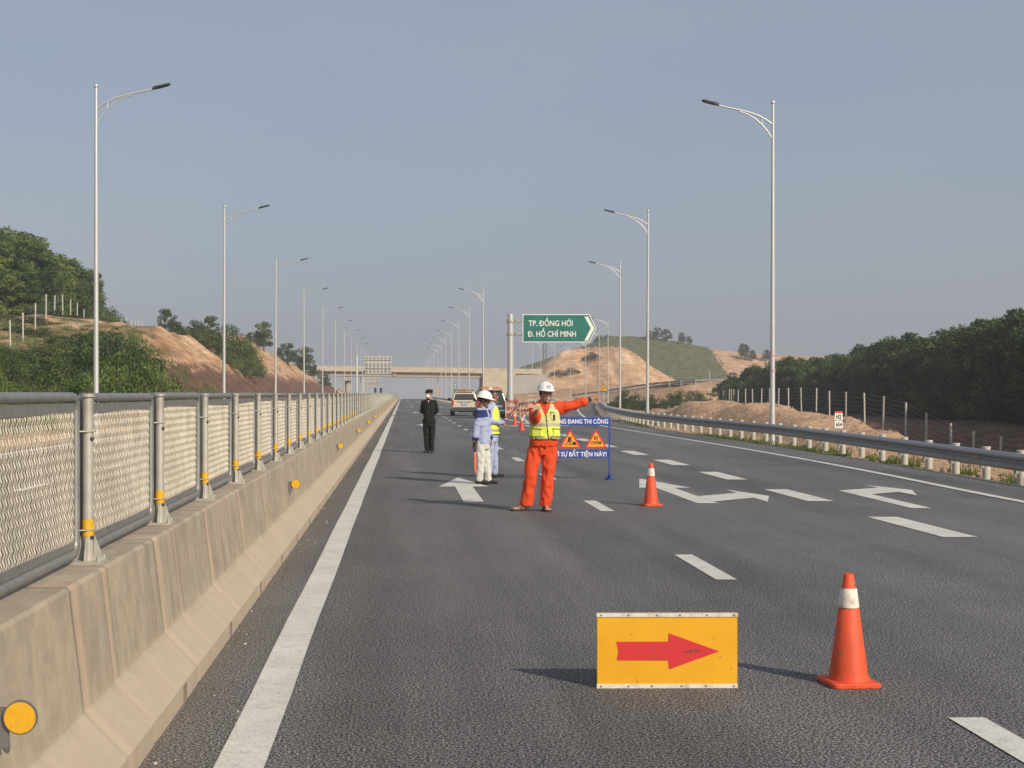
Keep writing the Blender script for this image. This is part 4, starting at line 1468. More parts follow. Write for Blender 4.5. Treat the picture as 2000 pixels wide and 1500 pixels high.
sil([(362, 570), (392, 570), (402, 610), (400, 650), (408, 670), (375, 670), (380, 640), (372, 610)])   # front leg
sil([(400, 520), (418, 530), (430, 590), (420, 600), (408, 580)])                       # arm
sil([(412, 580), (420, 575), (458, 620), (450, 626)])                                # shovel
sil([(440, 672), (448, 625), (480, 597), (503, 598), (530, 640), (550, 674)])               # heap
sil([(235, 670), (550, 670), (550, 677), (235, 677)])
mb.build('pictogram', 'black', p1)
p2, zc, side = tri_sign(1163.7, 'warning triangle with lettering')
w1 = sxx(1167.2) - sxx(1160.5)
add_text('lettering', 'ĐI', 'black', p2, (sxx(1160.3) - sxx(1163.7), -0.013, szz(858.3)), height=0.062, width=w1 * 1.0, bold=0.022, depth=0.0015)
w2 = sxx(1173.8) - sxx(1153.5)
add_text('lettering', 'CHẬM', 'black', p2, (sxx(1153.6) - sxx(1163.7), -0.013, szz(867.6)), height=0.062, width=w2, bold=0.022, depth=0.0015)

# ------------------------------------------------------------------ folding striped barricade at the gore
bc = thing('folding_barricade', 'worn folding lattice barricade with red and tan slats at the gore', 'barricade', (6.45, 90, 0.0))
def slat(x0, z0, x1, z1, y, parts, m2):
    mb = MB()
    n = parts
    d = Vector((x1 - x0, 0, z1 - z0)); L = d.length; d.normalize()
    up_ = Vector((-d.z, 0, d.x)) * 0.045
    for k in range(n):
        a = Vector((x0, y, z0)) + d * (L * k / n); b_ = Vector((x0, y, z0)) + d * (L * (k + 1) / n)
        P = [a - up_, b_ - up_, b_ + up_, a + up_]
        mb.add([q + Vector((0, -0.012, 0)) for q in P] + [q + Vector((0, 0.012, 0)) for q in P], [(0, 1, 2, 3), (7, 6, 5, 4), (0, 4, 5, 1), (1, 5, 6, 2), (2, 6, 7, 3), (3, 7, 4, 0)], m=k % 2)
    return mb.build('slat', m2, bc)
for k in range(5):                                        # closed dark red left end
    x = 0.02 + 0.13 * k
    slat(x, 0.12, x + 0.20, 1.18, 0.03 * (k % 2), 5, ['rope_red', 'tan_wood'])
for k in range(6):
    x = 0.62 + 0.21 * k
    slat(x, 0.22, x + 0.34, 1.05, 0.03, 4, ['tan_wood', 'dark_grey'])
    slat(x + 0.34, 0.22, x, 1.05, -0.03, 4, ['tan_wood', 'rope_red'])
slat(0.0, 0.05, 1.0, 0.98, -0.08, 6, ['rope_red', 'dark_grey'])
for x in (0.0, 0.9, 1.85):
    mb = MB(); mb.tube([(x, 0, 0), (x, 0, 1.15)], 0.028, 8); mb.box((x, 0, 0.02), (0.08, 0.5, 0.03)); mb.build('leg', 'dirty_white', bc)

# ------------------------------------------------------------------ wire fences on white concrete posts
fp = MB(); fp.box((0, 0, 1.05), (0.095, 0.095, 2.5)); fpm = fp.mesh('post', 'post_white'); fix_normals(fpm)
def wire_fence(label, pts, wires=7, h=2.25):
    t = thing('wire_fence', label, 'fence')
    tops = []
    for x, y in pts:
        z = tz(x, y)
        o = link('post', fpm, t, (x, y, z - 0.05), random.random())
        o.rotation_euler[0] = R(random.uniform(-1.5, 1.5)); o.rotation_euler[1] = R(random.uniform(-1.5, 1.5))
        tops.append(Vector((x, y, z)))
    mb = MB()
    for a, b in zip(tops[:-1], tops[1:]):
        for k in range(wires):
            zz = 0.25 + (h - 0.3) * k / (wires - 1)
            mb.tube([a + Vector((0, 0, zz)), (a + b) / 2 + Vector((0, 0, zz - 0.03)), b + Vector((0, 0, zz))], 0.006, 3, cap=False)
    mb.build('wire', 'galvanised', t)
P = []
for px, Yd in [(2010, 72), (1954, 77), (1902, 82), (1857, 86.5), (1809, 91), (1769, 95), (1725, 100), (1689, 106), (1652, 112), (1620, 118), (1594, 124), (1565, 130), (1540, 136), (1520, 142), (1503, 148), (1487, 153), (1470, 160), (1456, 166), (1441, 172), (1433, 179), (1428, 185), (1424, 192), (1419, 198), (1413, 205)]:
    P.append((at(px, Yd), Yd))
wire_fence('wire fence on white concrete posts running in front of the dark grove', P)
P = [(at(px, Yd), Yd) for px, Yd in [(-18, 94), (20, 101), (45, 108), (69, 116), (90, 124), (106, 131), (123, 137), (138, 142), (151, 146), (164, 150), (177, 154), (199, 162), (210, 166), (219, 170), (229, 174), (238, 178), (247, 183), (257, 188), (264, 192), (271, 196), (277, 200)]]
wire_fence('wire fence on white concrete posts climbing the bank below the hilltop trees', P)
P = [(at(px, Yd), Yd) for px, Yd in [(362, 236), (372, 238), (383, 240), (394, 242), (402, 240), (408, 236)]]
wire_fence('short run of white fence posts on the small orange knoll', P, 3)
for i, px in enumerate((1302, 1312, 1335, 1386)):
    Yd = 400
    h = [5.4, 6.0, 3.6, 6.8][i]
    z = tz(at(px, Yd), Yd)
    t = thing('utility_pole', ['thin pole before the green hill, leftmost of four', 'tall thin pole before the green hill, second of four from the left', 'short pole before the green hill, right of the tall pair', 'pole before the reddish right shoulder of the hill'][i], 'pole', (at(px, Yd), Yd, z), group='thin poles in front of the green hill')
    mb = MB(); mb.tube([(0, 0, -0.3), (0, 0, h)], 0.12, 8); mb.tube([(0, 0, h), (-0.6, 0, h + 0.25)], 0.06, 6); mb.build('pole', 'post_white', t)
# ------------------------------------------------------------------ foliage
def leaf_cloud(clumps, per, size, seed, droop=0.0):
    """clumps: (centre, radius, shade); returns mesh arrays of small leaf quads"""
    r = np.random.default_rng(seed)
    V = []; S = []
    for (c, rad, sh) in clumps:
        n = max(6, int(per * (rad / 0.6) ** 2))
        d = r.normal(size=(n, 3)); d /= np.linalg.norm(d, axis=1)[:, None]
        rr = rad * (0.55 + 0.5 * r.random(n)) 
        p = np.array(c) + d * rr[:, None] * np.array([1, 1, 0.8])
        nrm = d * 0.7 + r.normal(size=(n, 3)) * 0.55 + np.array([0, 0, 0.35])
        nrm /= np.linalg.norm(nrm, axis=1)[:, None]
        a = np.cross(nrm, r.normal(size=(n, 3))); a /= np.linalg.norm(a, axis=1)[:, None] + 1e-9
        b = np.cross(nrm, a)
        s = size * (0.6 + 0.8 * r.random(n))
        l = s[:, None] * a * 0.95; w = s[:, None] * b * 0.42
        V.append(np.stack([p - l, p - w * 0.9, p + l, p + w], 1).reshape(-1, 3))
        S.append(np.repeat(sh + r.normal(size=n) * 0.10, 4))
    return np.concatenate(V), np.concatenate(S)

def leaf_mesh(name, V, S, mname):
    me = bpy.data.meshes.new(name)
    n = len(V) // 4
    me.vertices.add(len(V)); me.vertices.foreach_set('co', V.ravel())
    me.loops.add(4 * n); me.loops.foreach_set('vertex_index', np.arange(4 * n))
    me.polygons.add(n)
    me.polygons.foreach_set('loop_start', np.arange(0, 4 * n, 4)); me.polygons.foreach_set('loop_total', np.full(n, 4))
    me.update(calc_edges=True)
    at_ = me.attributes.new('shade', 'FLOAT', 'POINT'); at_.data.foreach_set('value', S.astype(np.float32))
    me.materials.append(M[mname])
    return me

def crown_clumps(h, rad, seed, base=0.15, n=60, lean=0.0, domes=4, cr=(0.45, 0.95)):
    r = random.Random(seed)
    D = []
    for k in range(domes):
        a = r.random() * 6.28; q = rad * 0.45 * r.random()
        D.append((q * math.cos(a), q * math.sin(a), h * r.uniform(0.45, 0.72), rad * r.uniform(0.5, 0.8), h * r.uniform(0.2, 0.32)))
    D.append((0, 0, h * 0.72, rad * 0.55, h * 0.27))
    out = []
    for k in range(n):
        d = D[k % len(D)]
        a = r.random() * 6.28; u = r.uniform(-0.75, 1.0); s = math.sqrt(1 - u * u) * r.uniform(0.75, 1.08)
        x = d[0] + d[3] * s * math.cos(a); y = d[1] + d[3] * s * math.sin(a); z = d[2] + d[4] * u
        z = max(z, h * base)
        if k % 4 == 3:
            q = rad * 0.8 * math.sqrt(r.random()); x, y, z = q * math.cos(a), q * math.sin(a), h * r.uniform(base + 0.03, 0.4)
        cz = r.uniform(*cr) * rad / 3.0
        out.append(((x, y, z), cz, r.uniform(0.15, 0.75)))
    return out, D

def tree_mesh(seed, h, rad, mname, base=0.15, n=70, per=95, leaf=0.15):
    cl, D = crown_clumps(h, rad, seed, base, n)
    V, S = leaf_cloud(cl, per, leaf, seed)
    crown = leaf_mesh('crown', V, S, mname)
    r = random.Random(seed)
    mb = MB()
    mb.tube([(0, 0, -0.4), (0.05, 0, h * 0.2), (0.0, 0.06, h * 0.45), (0.04, 0.0, h * 0.8)], [0.13, 0.11, 0.08, 0.03], 8)
    for d in D:
        z0 = h * r.uniform(0.2, 0.45)
        mb.tube([(0.03, 0.0, z0), (d[0] * 0.5, d[1] * 0.5, (z0 + d[2]) / 2 + 0.1), (d[0] * 1.1, d[1] * 1.1, d[2] + d[4] * 0.3)], [0.07, 0.05, 0.02], 6)
    for k in range(4):
        a = r.random() * 6.28
        mb.tube([(0, 0, h * 0.35), (rad * 0.5 * math.cos(a), rad * 0.5 * math.sin(a), h * 0.55)], [0.05, 0.015], 5)
    trunk = mb.mesh('trunk', 'bark')
    return crown, trunk

TM = {}
TM['dark'] = [tree_mesh(s, 7.0, 3.1, 'leaf_dark', 0.03, 130, 100, 0.155) for s in (1, 2, 3, 4)]
TM['tall'] = [tree_mesh(s, 8.5, 3.0, 'leaf_mid', 0.03, 110, 95, 0.17) for s in (11, 12, 13)]
TM['olive'] = [tree_mesh(s, 7.0, 2.7, 'leaf_mid', 0.05, 105, 95, 0.15) for s in (5, 6)]
TM['small'] = [tree_mesh(s, 4.0, 1.9, 'leaf_dark', 0.2, 46, 90, 0.16) for s in (21, 22, 23)]
TM['bright'] = [tree_mesh(s, 7.5, 2.2, 'leaf_bright', 0.04, 80, 90, 0.16) for s in (31,)]
SM = {}
def shrub_mesh(seed, mname, n=34, per=150, leaf=0.10):
    r = random.Random(seed)
    cl = []
    for k in range(n):
        a = r.random() * 6.28; q = r.random() ** 0.6
        cl.append(((q * math.cos(a) * 0.95, q * math.sin(a) * 0.95, (1 - q * q) * 1.0 * r.uniform(0.3, 1.05) + 0.12), r.uniform(0.16, 0.34), r.uniform(0.1, 0.8)))
    V, S = leaf_cloud(cl, per * 3, leaf, seed)
    f = leaf_mesh('foliage', V, S, mname)
    mb = MB()
    for k in range(7):
        a = r.random() * 6.28
        mb.tube([(0, 0, -0.2), (0.3 * math.cos(a), 0.3 * math.sin(a), 0.4), (0.7 * math.cos(a), 0.7 * math.sin(a), 0.8 + 0.2 * r.random())], [0.03, 0.02, 0.008], 5)
    return f, mb.mesh('stem', 'bark')
SM['dark'] = [shrub_mesh(s, 'leaf_dark', leaf=0.052) for s in (41, 42)]
SM['mid'] = [shrub_mesh(s, 'leaf_mid', leaf=0.048) for s in (43, 44, 45)]
SM['bright'] = [shrub_mesh(s, 'leaf_bright', leaf=0.048) for s in (46, 47)]

def plant(name, cat, label, meshes, names, loc, scale, rz, group):
    t = thing(name, label, cat, loc, rz, group)
    t.scale = scale
    for mm, nn in zip(meshes, names):
        link(nn, mm, t)
    return t

def tree(kind, i, x, y, top=None, h=None, label='', group=None, wide=1.0):
    ms = TM[kind]; m = ms[i % len(ms)]
    h0 = {'dark': 7.0, 'olive': 7.0, 'tall': 8.5, 'small': 4.0, 'bright': 7.5}[kind]
    z = tz(x, y)
    if h is None: h = top - z
    s = h / h0
    return plant('tree', 'tree', label, m, ('crown', 'trunk'), (x, y, z), (s * wide, s * wide, s), random.random() * 6.28, group)

# the dark grove on the right
k = 0
front = [(60, 38.5), (70, 40.2), (85, 42.2), (110, 44.4), (140, 46.0), (180, 47.2), (212, 49.2), (240, 52.0), (262, 56)]
rowd = 0
cnt = 0
for row in range(3):
    Yd = 52 + row * 2.3
    j = 0
    while Yd < 264 - row * 4:
        off = row * 4.4
        x = lerp_path(front, Yd) + off + random.uniform(-0.6, 0.6)
        yy = Yd + off * 0.25 + random.uniform(-0.7, 0.7)
        top = lerp_path([(50, 7.4), (84, 7.2), (100, 7.0), (112, 7.3), (122, 6.4), (140, 6.1), (160, 5.8), (180, 5.4), (200, 4.5), (215, 3.6), (232, 3.1), (262, 2.7)], yy) + random.uniform(-0.9, 0.7) + (0.35 if row else 0) + (0.3 if row == 2 else 0)
        wide = 1.0
        cnt += 1; j += 1
        rown = ['front row', 'middle row', 'back row'][row]
        kd_ = 'olive' if random.random() < (0.22 if row == 0 else 0.35) else 'dark'
        tree(kd_, random.randrange(4), x, yy, top=top, wide=wide * random.uniform(0.95, 1.15),
             label='%s leafy tree, %s from the near end of the grove, %s' % (kd_, nth(j - 1), rown), group='dark grove behind the wire fence')
        Yd += random.uniform(4.0, 5.4) if row < 2 else 6.5

# hilltop trees on the left
for i, (px, top, Yd) in enumerate([(-70, 445, 118), (-35, 448, 124), (5, 450, 128), (34, 456, 133), (58, 472, 122), (86, 478, 134), (112, 516, 130), (128, 511, 140), (152, 511, 145), (170, 530, 139),
                                   (12, 505, 117), (46, 520, 119), (-22, 500, 119), (78, 540, 123), (104, 556, 128), (140, 556, 133), (172, 580, 137)]):
    Yd += 20
    x = at(px, Yd); t_ = up(top, Yd)
    kind = 'bright' if i in (6, 10) else 'tall'
    lab = ['tall', 'broad', 'rounded', 'leafy', 'full'][i % 5]
    tree(kind, i, x, Yd, top=t_, wide=1.15 if i < 10 else 1.3,
         label='%s %s tree, %s from the left end of the hilltop clump' % (lab, 'pale green' if kind == 'bright' else 'green', nth(sorted([-70, -35, 5, 34, 58, 86, 112, 128, 152, 170, 12, 46, -22, 78, 104, 140, 172]).index(px))),
         group='trees on the left hilltop')
for px, top, Yd, lab in [(322, 604, 205, 'lone small tree on the saddle between the left hills'), (412, 617, 180, 'flat topped small tree above the shrubs on the second spur'),
                         (515, 630, 235, 'dark tree at the top of the straight orange cut slope'), (563, 671, 262, 'dark tree below the slope top, left of a pair'),
                         (596, 679, 272, 'dark rounded tree above the bridge end, right of the pair'), (612, 712, 292, 'small bushy tree at the left end of the bridge'), (635, 728, 300, 'low tree in front of the bridge end on the slope'),
                         (490, 668, 226, 'small dark tree beside the top of the orange cut'), (545, 688, 256, 'low dark tree at the slope edge')]:
    tree('small', px, at(px, Yd), Yd, top=up(top, Yd) if up(top, Yd) - tz(at(px, Yd), Yd) > 1.5 else tz(at(px, Yd), Yd) + 1.8, label=lab, group='small trees along the left ridge', wide=1.0)
for px, top, Yd, lab in [(1174, 652, 500, 'small tree left of the green hill summit behind the lamp'), (1187, 655, 500, 'tiny tree on the green hill left of the summit'), (1268, 646, 480, 'small tree on the green hill crest, right of the tall lamp'), (1283, 640, 480, 'rounded tree on the green hill crest, taller of the left pair'),
                         (1303, 643, 480, 'tree on the green hill crest between the two pairs'), (1331, 650, 480, 'broad dark tree on the green hill crest, left of the right pair'), (1346, 657, 480, 'smaller tree beside the broad one on the green crest'),
                         (1455, 671, 470, 'slim tree on the reddish ridge'), (1468, 684, 470, 'low tree on the reddish ridge, left of the nearest lamp'), (1495, 683, 470, 'tree top on the reddish ridge beside the nearest lamp post')]:
    x = at(px, Yd)
    tree('small', px, x, Yd, h=max(2.5, min(6, up(top, Yd) - tz(x, Yd))), label=lab, group='trees on the far green hill', wide=1.0)

# shrubs
def shrub(kind, i, x, y, w, h, label, group):
    m = SM[kind][i % len(SM[kind])]
    return plant('shrub', 'shrub', label, m, ('foliage', 'stem'), (x, y, tz(x, y) - 0.1), (w / 2, w / 2, h), random.random() * 6.28, group)
low = [(1205, 166, 2.6, 1.5), (1222, 160, 3.0, 1.9), (1248, 163, 3.0, 1.9), (1268, 168, 3.0, 1.6), (1290, 165, 3.2, 1.5), (1312, 170, 3.0, 1.6), (1334, 166, 3.6, 2.0), (1356, 170, 3.4, 1.9), (1375, 168, 3.0, 1.8), (1236, 172, 3.0, 1.4), (1325, 176, 3.2, 1.7)]
for i, (px, Yd, w, h) in enumerate(low):
    shrub('mid' if i in (6, 7, 10) else 'dark', i, at(px, Yd), Yd, w, h, '%s bush, %s from the left in the low hedge beyond the rail' % ('green' if i in (6, 7, 10) else 'dark', nth(sorted(q[0] for q in low).index(px))), 'low shrubs between the guard rail and the orange ground')
# undergrowth on the near left bank
near = [(215, 690, 70, 3.0, 'bright'), (255, 662, 74, 3.4, 'mid'), (300, 668, 74, 2.6, 'bright'), (312, 716, 70, 2.0, 'bright'), (275, 712, 67, 2.6, 'mid'), (235, 722, 66, 2.6, 'bright'), (195, 722, 68, 2.6, 'bright'),
        (165, 690, 78, 3.2, 'dark'), (125, 700, 76, 3.2, 'mid'), (85, 706, 74, 3.0, 'mid'), (40, 716, 76, 3.0, 'mid'), (0, 700, 78, 3.4, 'mid'), (285, 640, 84, 3.4, 'dark'), (245, 636, 88, 3.6, 'mid'), (205, 644, 88, 3.6, 'dark'),
        (172, 652, 90, 3.6, 'mid'), (140, 660, 92, 3.4, 'bright'), (100, 672, 92, 3.4, 'mid'), (60, 668, 92, 3.4, 'bright'), (20, 640, 95, 3.6, 'mid'), (-20, 640, 95, 3.6, 'mid'), (228, 640, 98, 3.2, 'mid'), (265, 650, 96, 3.0, 'mid'), (188, 634, 102, 3.2, 'dark'),
        (150, 638, 106, 3.4, 'mid'), (120, 645, 108, 3.2, 'mid'), (80, 640, 112, 3.2, 'mid'), (30, 636, 112, 3.4, 'dark'), (300, 690, 80, 2.6, 'dark'), (0, 745, 66, 2.2, 'mid'), (60, 748, 66, 2.2, 'dark'), (150, 742, 66, 2.2, 'mid'),
        (200, 590, 146, 3.4, 'mid'), (216, 604, 150, 3.0, 'mid'), (12, 735, 86, 3.0, 'dark'), (38, 712, 92, 3.0, 'mid'), (62, 694, 98, 3.2, 'dark'), (88, 676, 104, 3.2, 'mid'), (-12, 740, 84, 3.0, 'mid'), (25, 722, 90, 3.0, 'bright'), (118, 660, 98, 3.2, 'dark'), (72, 720, 84, 3.0, 'dark'), (110, 716, 82, 3.0, 'bright'), (145, 700, 84, 3.2, 'dark'), (48, 742, 80, 2.8, 'bright'), (95, 742, 72, 2.4, 'dark'), (128, 738, 70, 2.4, 'bright'), (20, 752, 74, 2.4, 'mid'), (5, 612, 118, 3.6, 'dark'), (60, 618, 122, 3.6, 'dark'), (110, 604, 128, 3.6, 'dark'), (330, 742, 78, 1.6, 'mid')]
for i, (px, top, Yd, w, kd) in enumerate(near):
    top0 = top
    if Yd < 112: top = max(top, lerp_path([(-30, 742), (0, 736), (20, 728), (45, 706), (69, 682), (106, 656), (180, 650), (330, 650)], px))
    x = at(px, Yd); h = max(0.45, min(3.0, (up(top, Yd) - tz(x, Yd)) * 0.9))
    col = {'bright': 'bright green', 'mid': 'green', 'dark': 'dark green'}[kd]
    row = 'lowest' if Yd < 80 else ('middle' if Yd < 104 else 'upper')
    idx = sorted((q[0], q[1]) for q in near if ('lowest' if q[2] < 80 else ('middle' if q[2] < 104 else 'upper')) == row).index((px, top0))
    shrub(kd, i, x, Yd, w * 1.25, h, '%s bush, %s from the left in the %s band of the near bank' % (col, nth(idx), row), 'bushes on the near left bank')
rs_ = random.Random(77)
low_ = sorted((rs_.uniform(-30, 300), rs_.uniform(58, 92)) for k in range(46))
for i, (px, Yd) in enumerate(low_):
    x = at(px, Yd)
    if x > -14.6: continue
    kd = rs_.choice(['mid', 'dark', 'bright', 'mid', 'dark'])
    shrub(kd, i, x, Yd, rs_.uniform(1.6, 3.0), rs_.uniform(0.5, 1.15), 'low scrub bush, %s from the left at the foot of the near bank' % nth(i), 'low scrub on the near left bank')
spur = [(365, 660, 150, 2.8, 'dark'), (378, 632, 156, 3.0, 'dark'), (395, 690, 148, 3.0, 'dark'), (415, 652, 160, 3.4, 'mid'), (440, 640, 164, 3.8, 'mid'), (462, 634, 168, 3.8, 'mid'), (482, 648, 172, 3.4, 'mid'), (430, 690, 152, 3.8, 'mid'),
        (455, 690, 156, 3.8, 'mid'), (478, 690, 160, 3.6, 'mid'), (450, 715, 150, 3.0, 'mid'), (485, 712, 156, 3.2, 'mid'), (410, 706, 146, 2.6, 'dark'), (345, 652, 146, 2.2, 'dark'), (495, 690, 168, 2.8, 'mid'), (470, 670, 166, 3.6, 'mid'), (425, 670, 160, 3.4, 'mid')]
for i, (px, top, Yd, w, kd) in enumerate(spur):
    x = at(px, Yd); h = max(1.2, min(3.0, up(top, Yd) - tz(x, Yd)))
    col = {'mid': 'olive green', 'dark': 'dark green'}[kd]
    idx = sorted(q[0] for q in spur).index(px)
    shrub(kd, i, x, Yd, w * 1.1, h, '%s bush, %s from the left in the thicket on the orange cut slope' % (col, nth(idx)), 'thicket on the second orange spur')
for px, py, Yd, w, lab in [(1157, 702, 325, 5.0, 'dark bush clinging high on the orange hill'), (1092, 737, 318, 4.4, 'low bush halfway down the orange hill, left'), (1118, 730, 318, 3.6, 'bush on the orange hill between the two lamp posts')]:
    # find where the slope passes through this height
    x = at(px, Yd)
    yy = Yd
    for q in range(120):
        if tz(at(px, yy), yy) >= up(py, yy): break
        yy += 0.5
        if yy > 410: break
    x = at(px, yy)
    shrub('dark', px, x, yy, w, 1.4, lab, 'bushes on the orange hill')

# ------------------------------------------------------------------ grass and weeds (cannot be counted)
def blades(spots, seed, hmin, hmax):
    r = np.random.default_rng(seed)
    V = []; S = []
    for (x, y, z, n, rad, hh) in spots:
        a = r.random(n) * 6.28; q = rad * np.sqrt(r.random(n))
        px = x + q * np.cos(a); py = y + q * np.sin(a)
        h = hh * (0.5 + 0.7 * r.random(n))
        w = 0.006 + 0.006 * r.random(n)
        th = r.random(n) * 6.28; ln = h * (0.1 + 0.5 * r.random(n))
        dx = np.cos(th); dy = np.sin(th)
        b = np.stack([px, py, np.full(n, z - 0.05)], 1)
        side = np.stack([-dy, dx, np.zeros(n)], 1) * w[:, None] * 1.6
        tip = b + np.stack([dx * ln, dy * ln, h], 1)
        mid = b + np.stack([dx * ln * 0.3, dy * ln * 0.3, h * 0.6], 1)
        V.append(np.stack([b - side, b + side, tip + side * 0.15, tip - side * 0.15], 1).reshape(-1, 3))
        S.append(np.repeat(r.uniform(0.1, 0.9, n), 4))
    return np.concatenate(V), np.concatenate(S)
sp = []
for i in range(170):
    Yd = 22 + 70 * random.random() ** 1.2
    x = lerp_path([(p[1], p[0]) for p in RAIL], Yd) + abs(random.gauss(0.45, 0.55)) + 0.12
    if fbm(np.array([x]), np.array([Yd]), 5.0, 9)[0] < -0.08: continue
    sp.append((x, Yd, tz(x, Yd), 70, 0.22, random.uniform(0.12, 0.32)))
V, S = blades(sp, 3, 0.1, 0.3)
g_ = link('grass', leaf_mesh('grass', V, S, 'leaf_mid')); tag(g_, kind='stuff')
sp = []
for i in range(900):
    Yd = random.uniform(56, 118)
    x = -13.2 - random.random() * 26
    sp.append((x, Yd, tz(x, Yd), 34, 0.8, random.uniform(0.3, 0.75)))
V, S = blades(sp, 4, 0.3, 0.7)
V2 = V
g_ = link('bank_grass', leaf_mesh('bank_grass', V, S, 'leaf_mid')); tag(g_, kind='stuff')
# planted tufts in rows on the green hill
cl = []
r_ = random.Random(5)
for i in range(2600):
    x = r_.uniform(52, 106); y = r_.uniform(420, 484)
    y = round(y / 2.6) * 2.6 + r_.uniform(-0.3, 0.3)
    if float(seg_ridge(np.array([x]), np.array([y]), HILL_B, 0.33)[0]) < 1.5 or x > 103: continue
    cl.append(((x, y, tz(x, y) + 0.15), r_.uniform(0.25, 0.5), r_.uniform(0.1, 0.8)))
V, S = leaf_cloud(cl, 22, 0.16, 6)
g_ = link('hill_tufts', leaf_mesh('hill_tufts', V, S, 'leaf_mid')); tag(g_, kind='stuff')
# loose stones and clods on the mound and beyond the rail
mb = MB()
for i in range(1500):
    Yd = random.uniform(24, 92)
    x = lerp_path([(p[1], p[0]) for p in RAIL], Yd) + 0.5 + 8 * random.random() ** 1.3
    s_ = random.uniform(0.02, 0.08) * (1 if random.random() < 0.9 else 2.2)
    z = tz(x, Yd)
    mb.box((x, Yd, z + s_ * 0.2), (s_ * random.uniform(0.8, 1.6), s_, s_ * 0.7), random.random() * 3, rot=Matrix.Rotation(random.random() * 3, 3, (random.random(), random.random(), 1)))
mb.build('rubble', 'sand'); tag(bpy.data.objects['rubble'], kind='stuff')
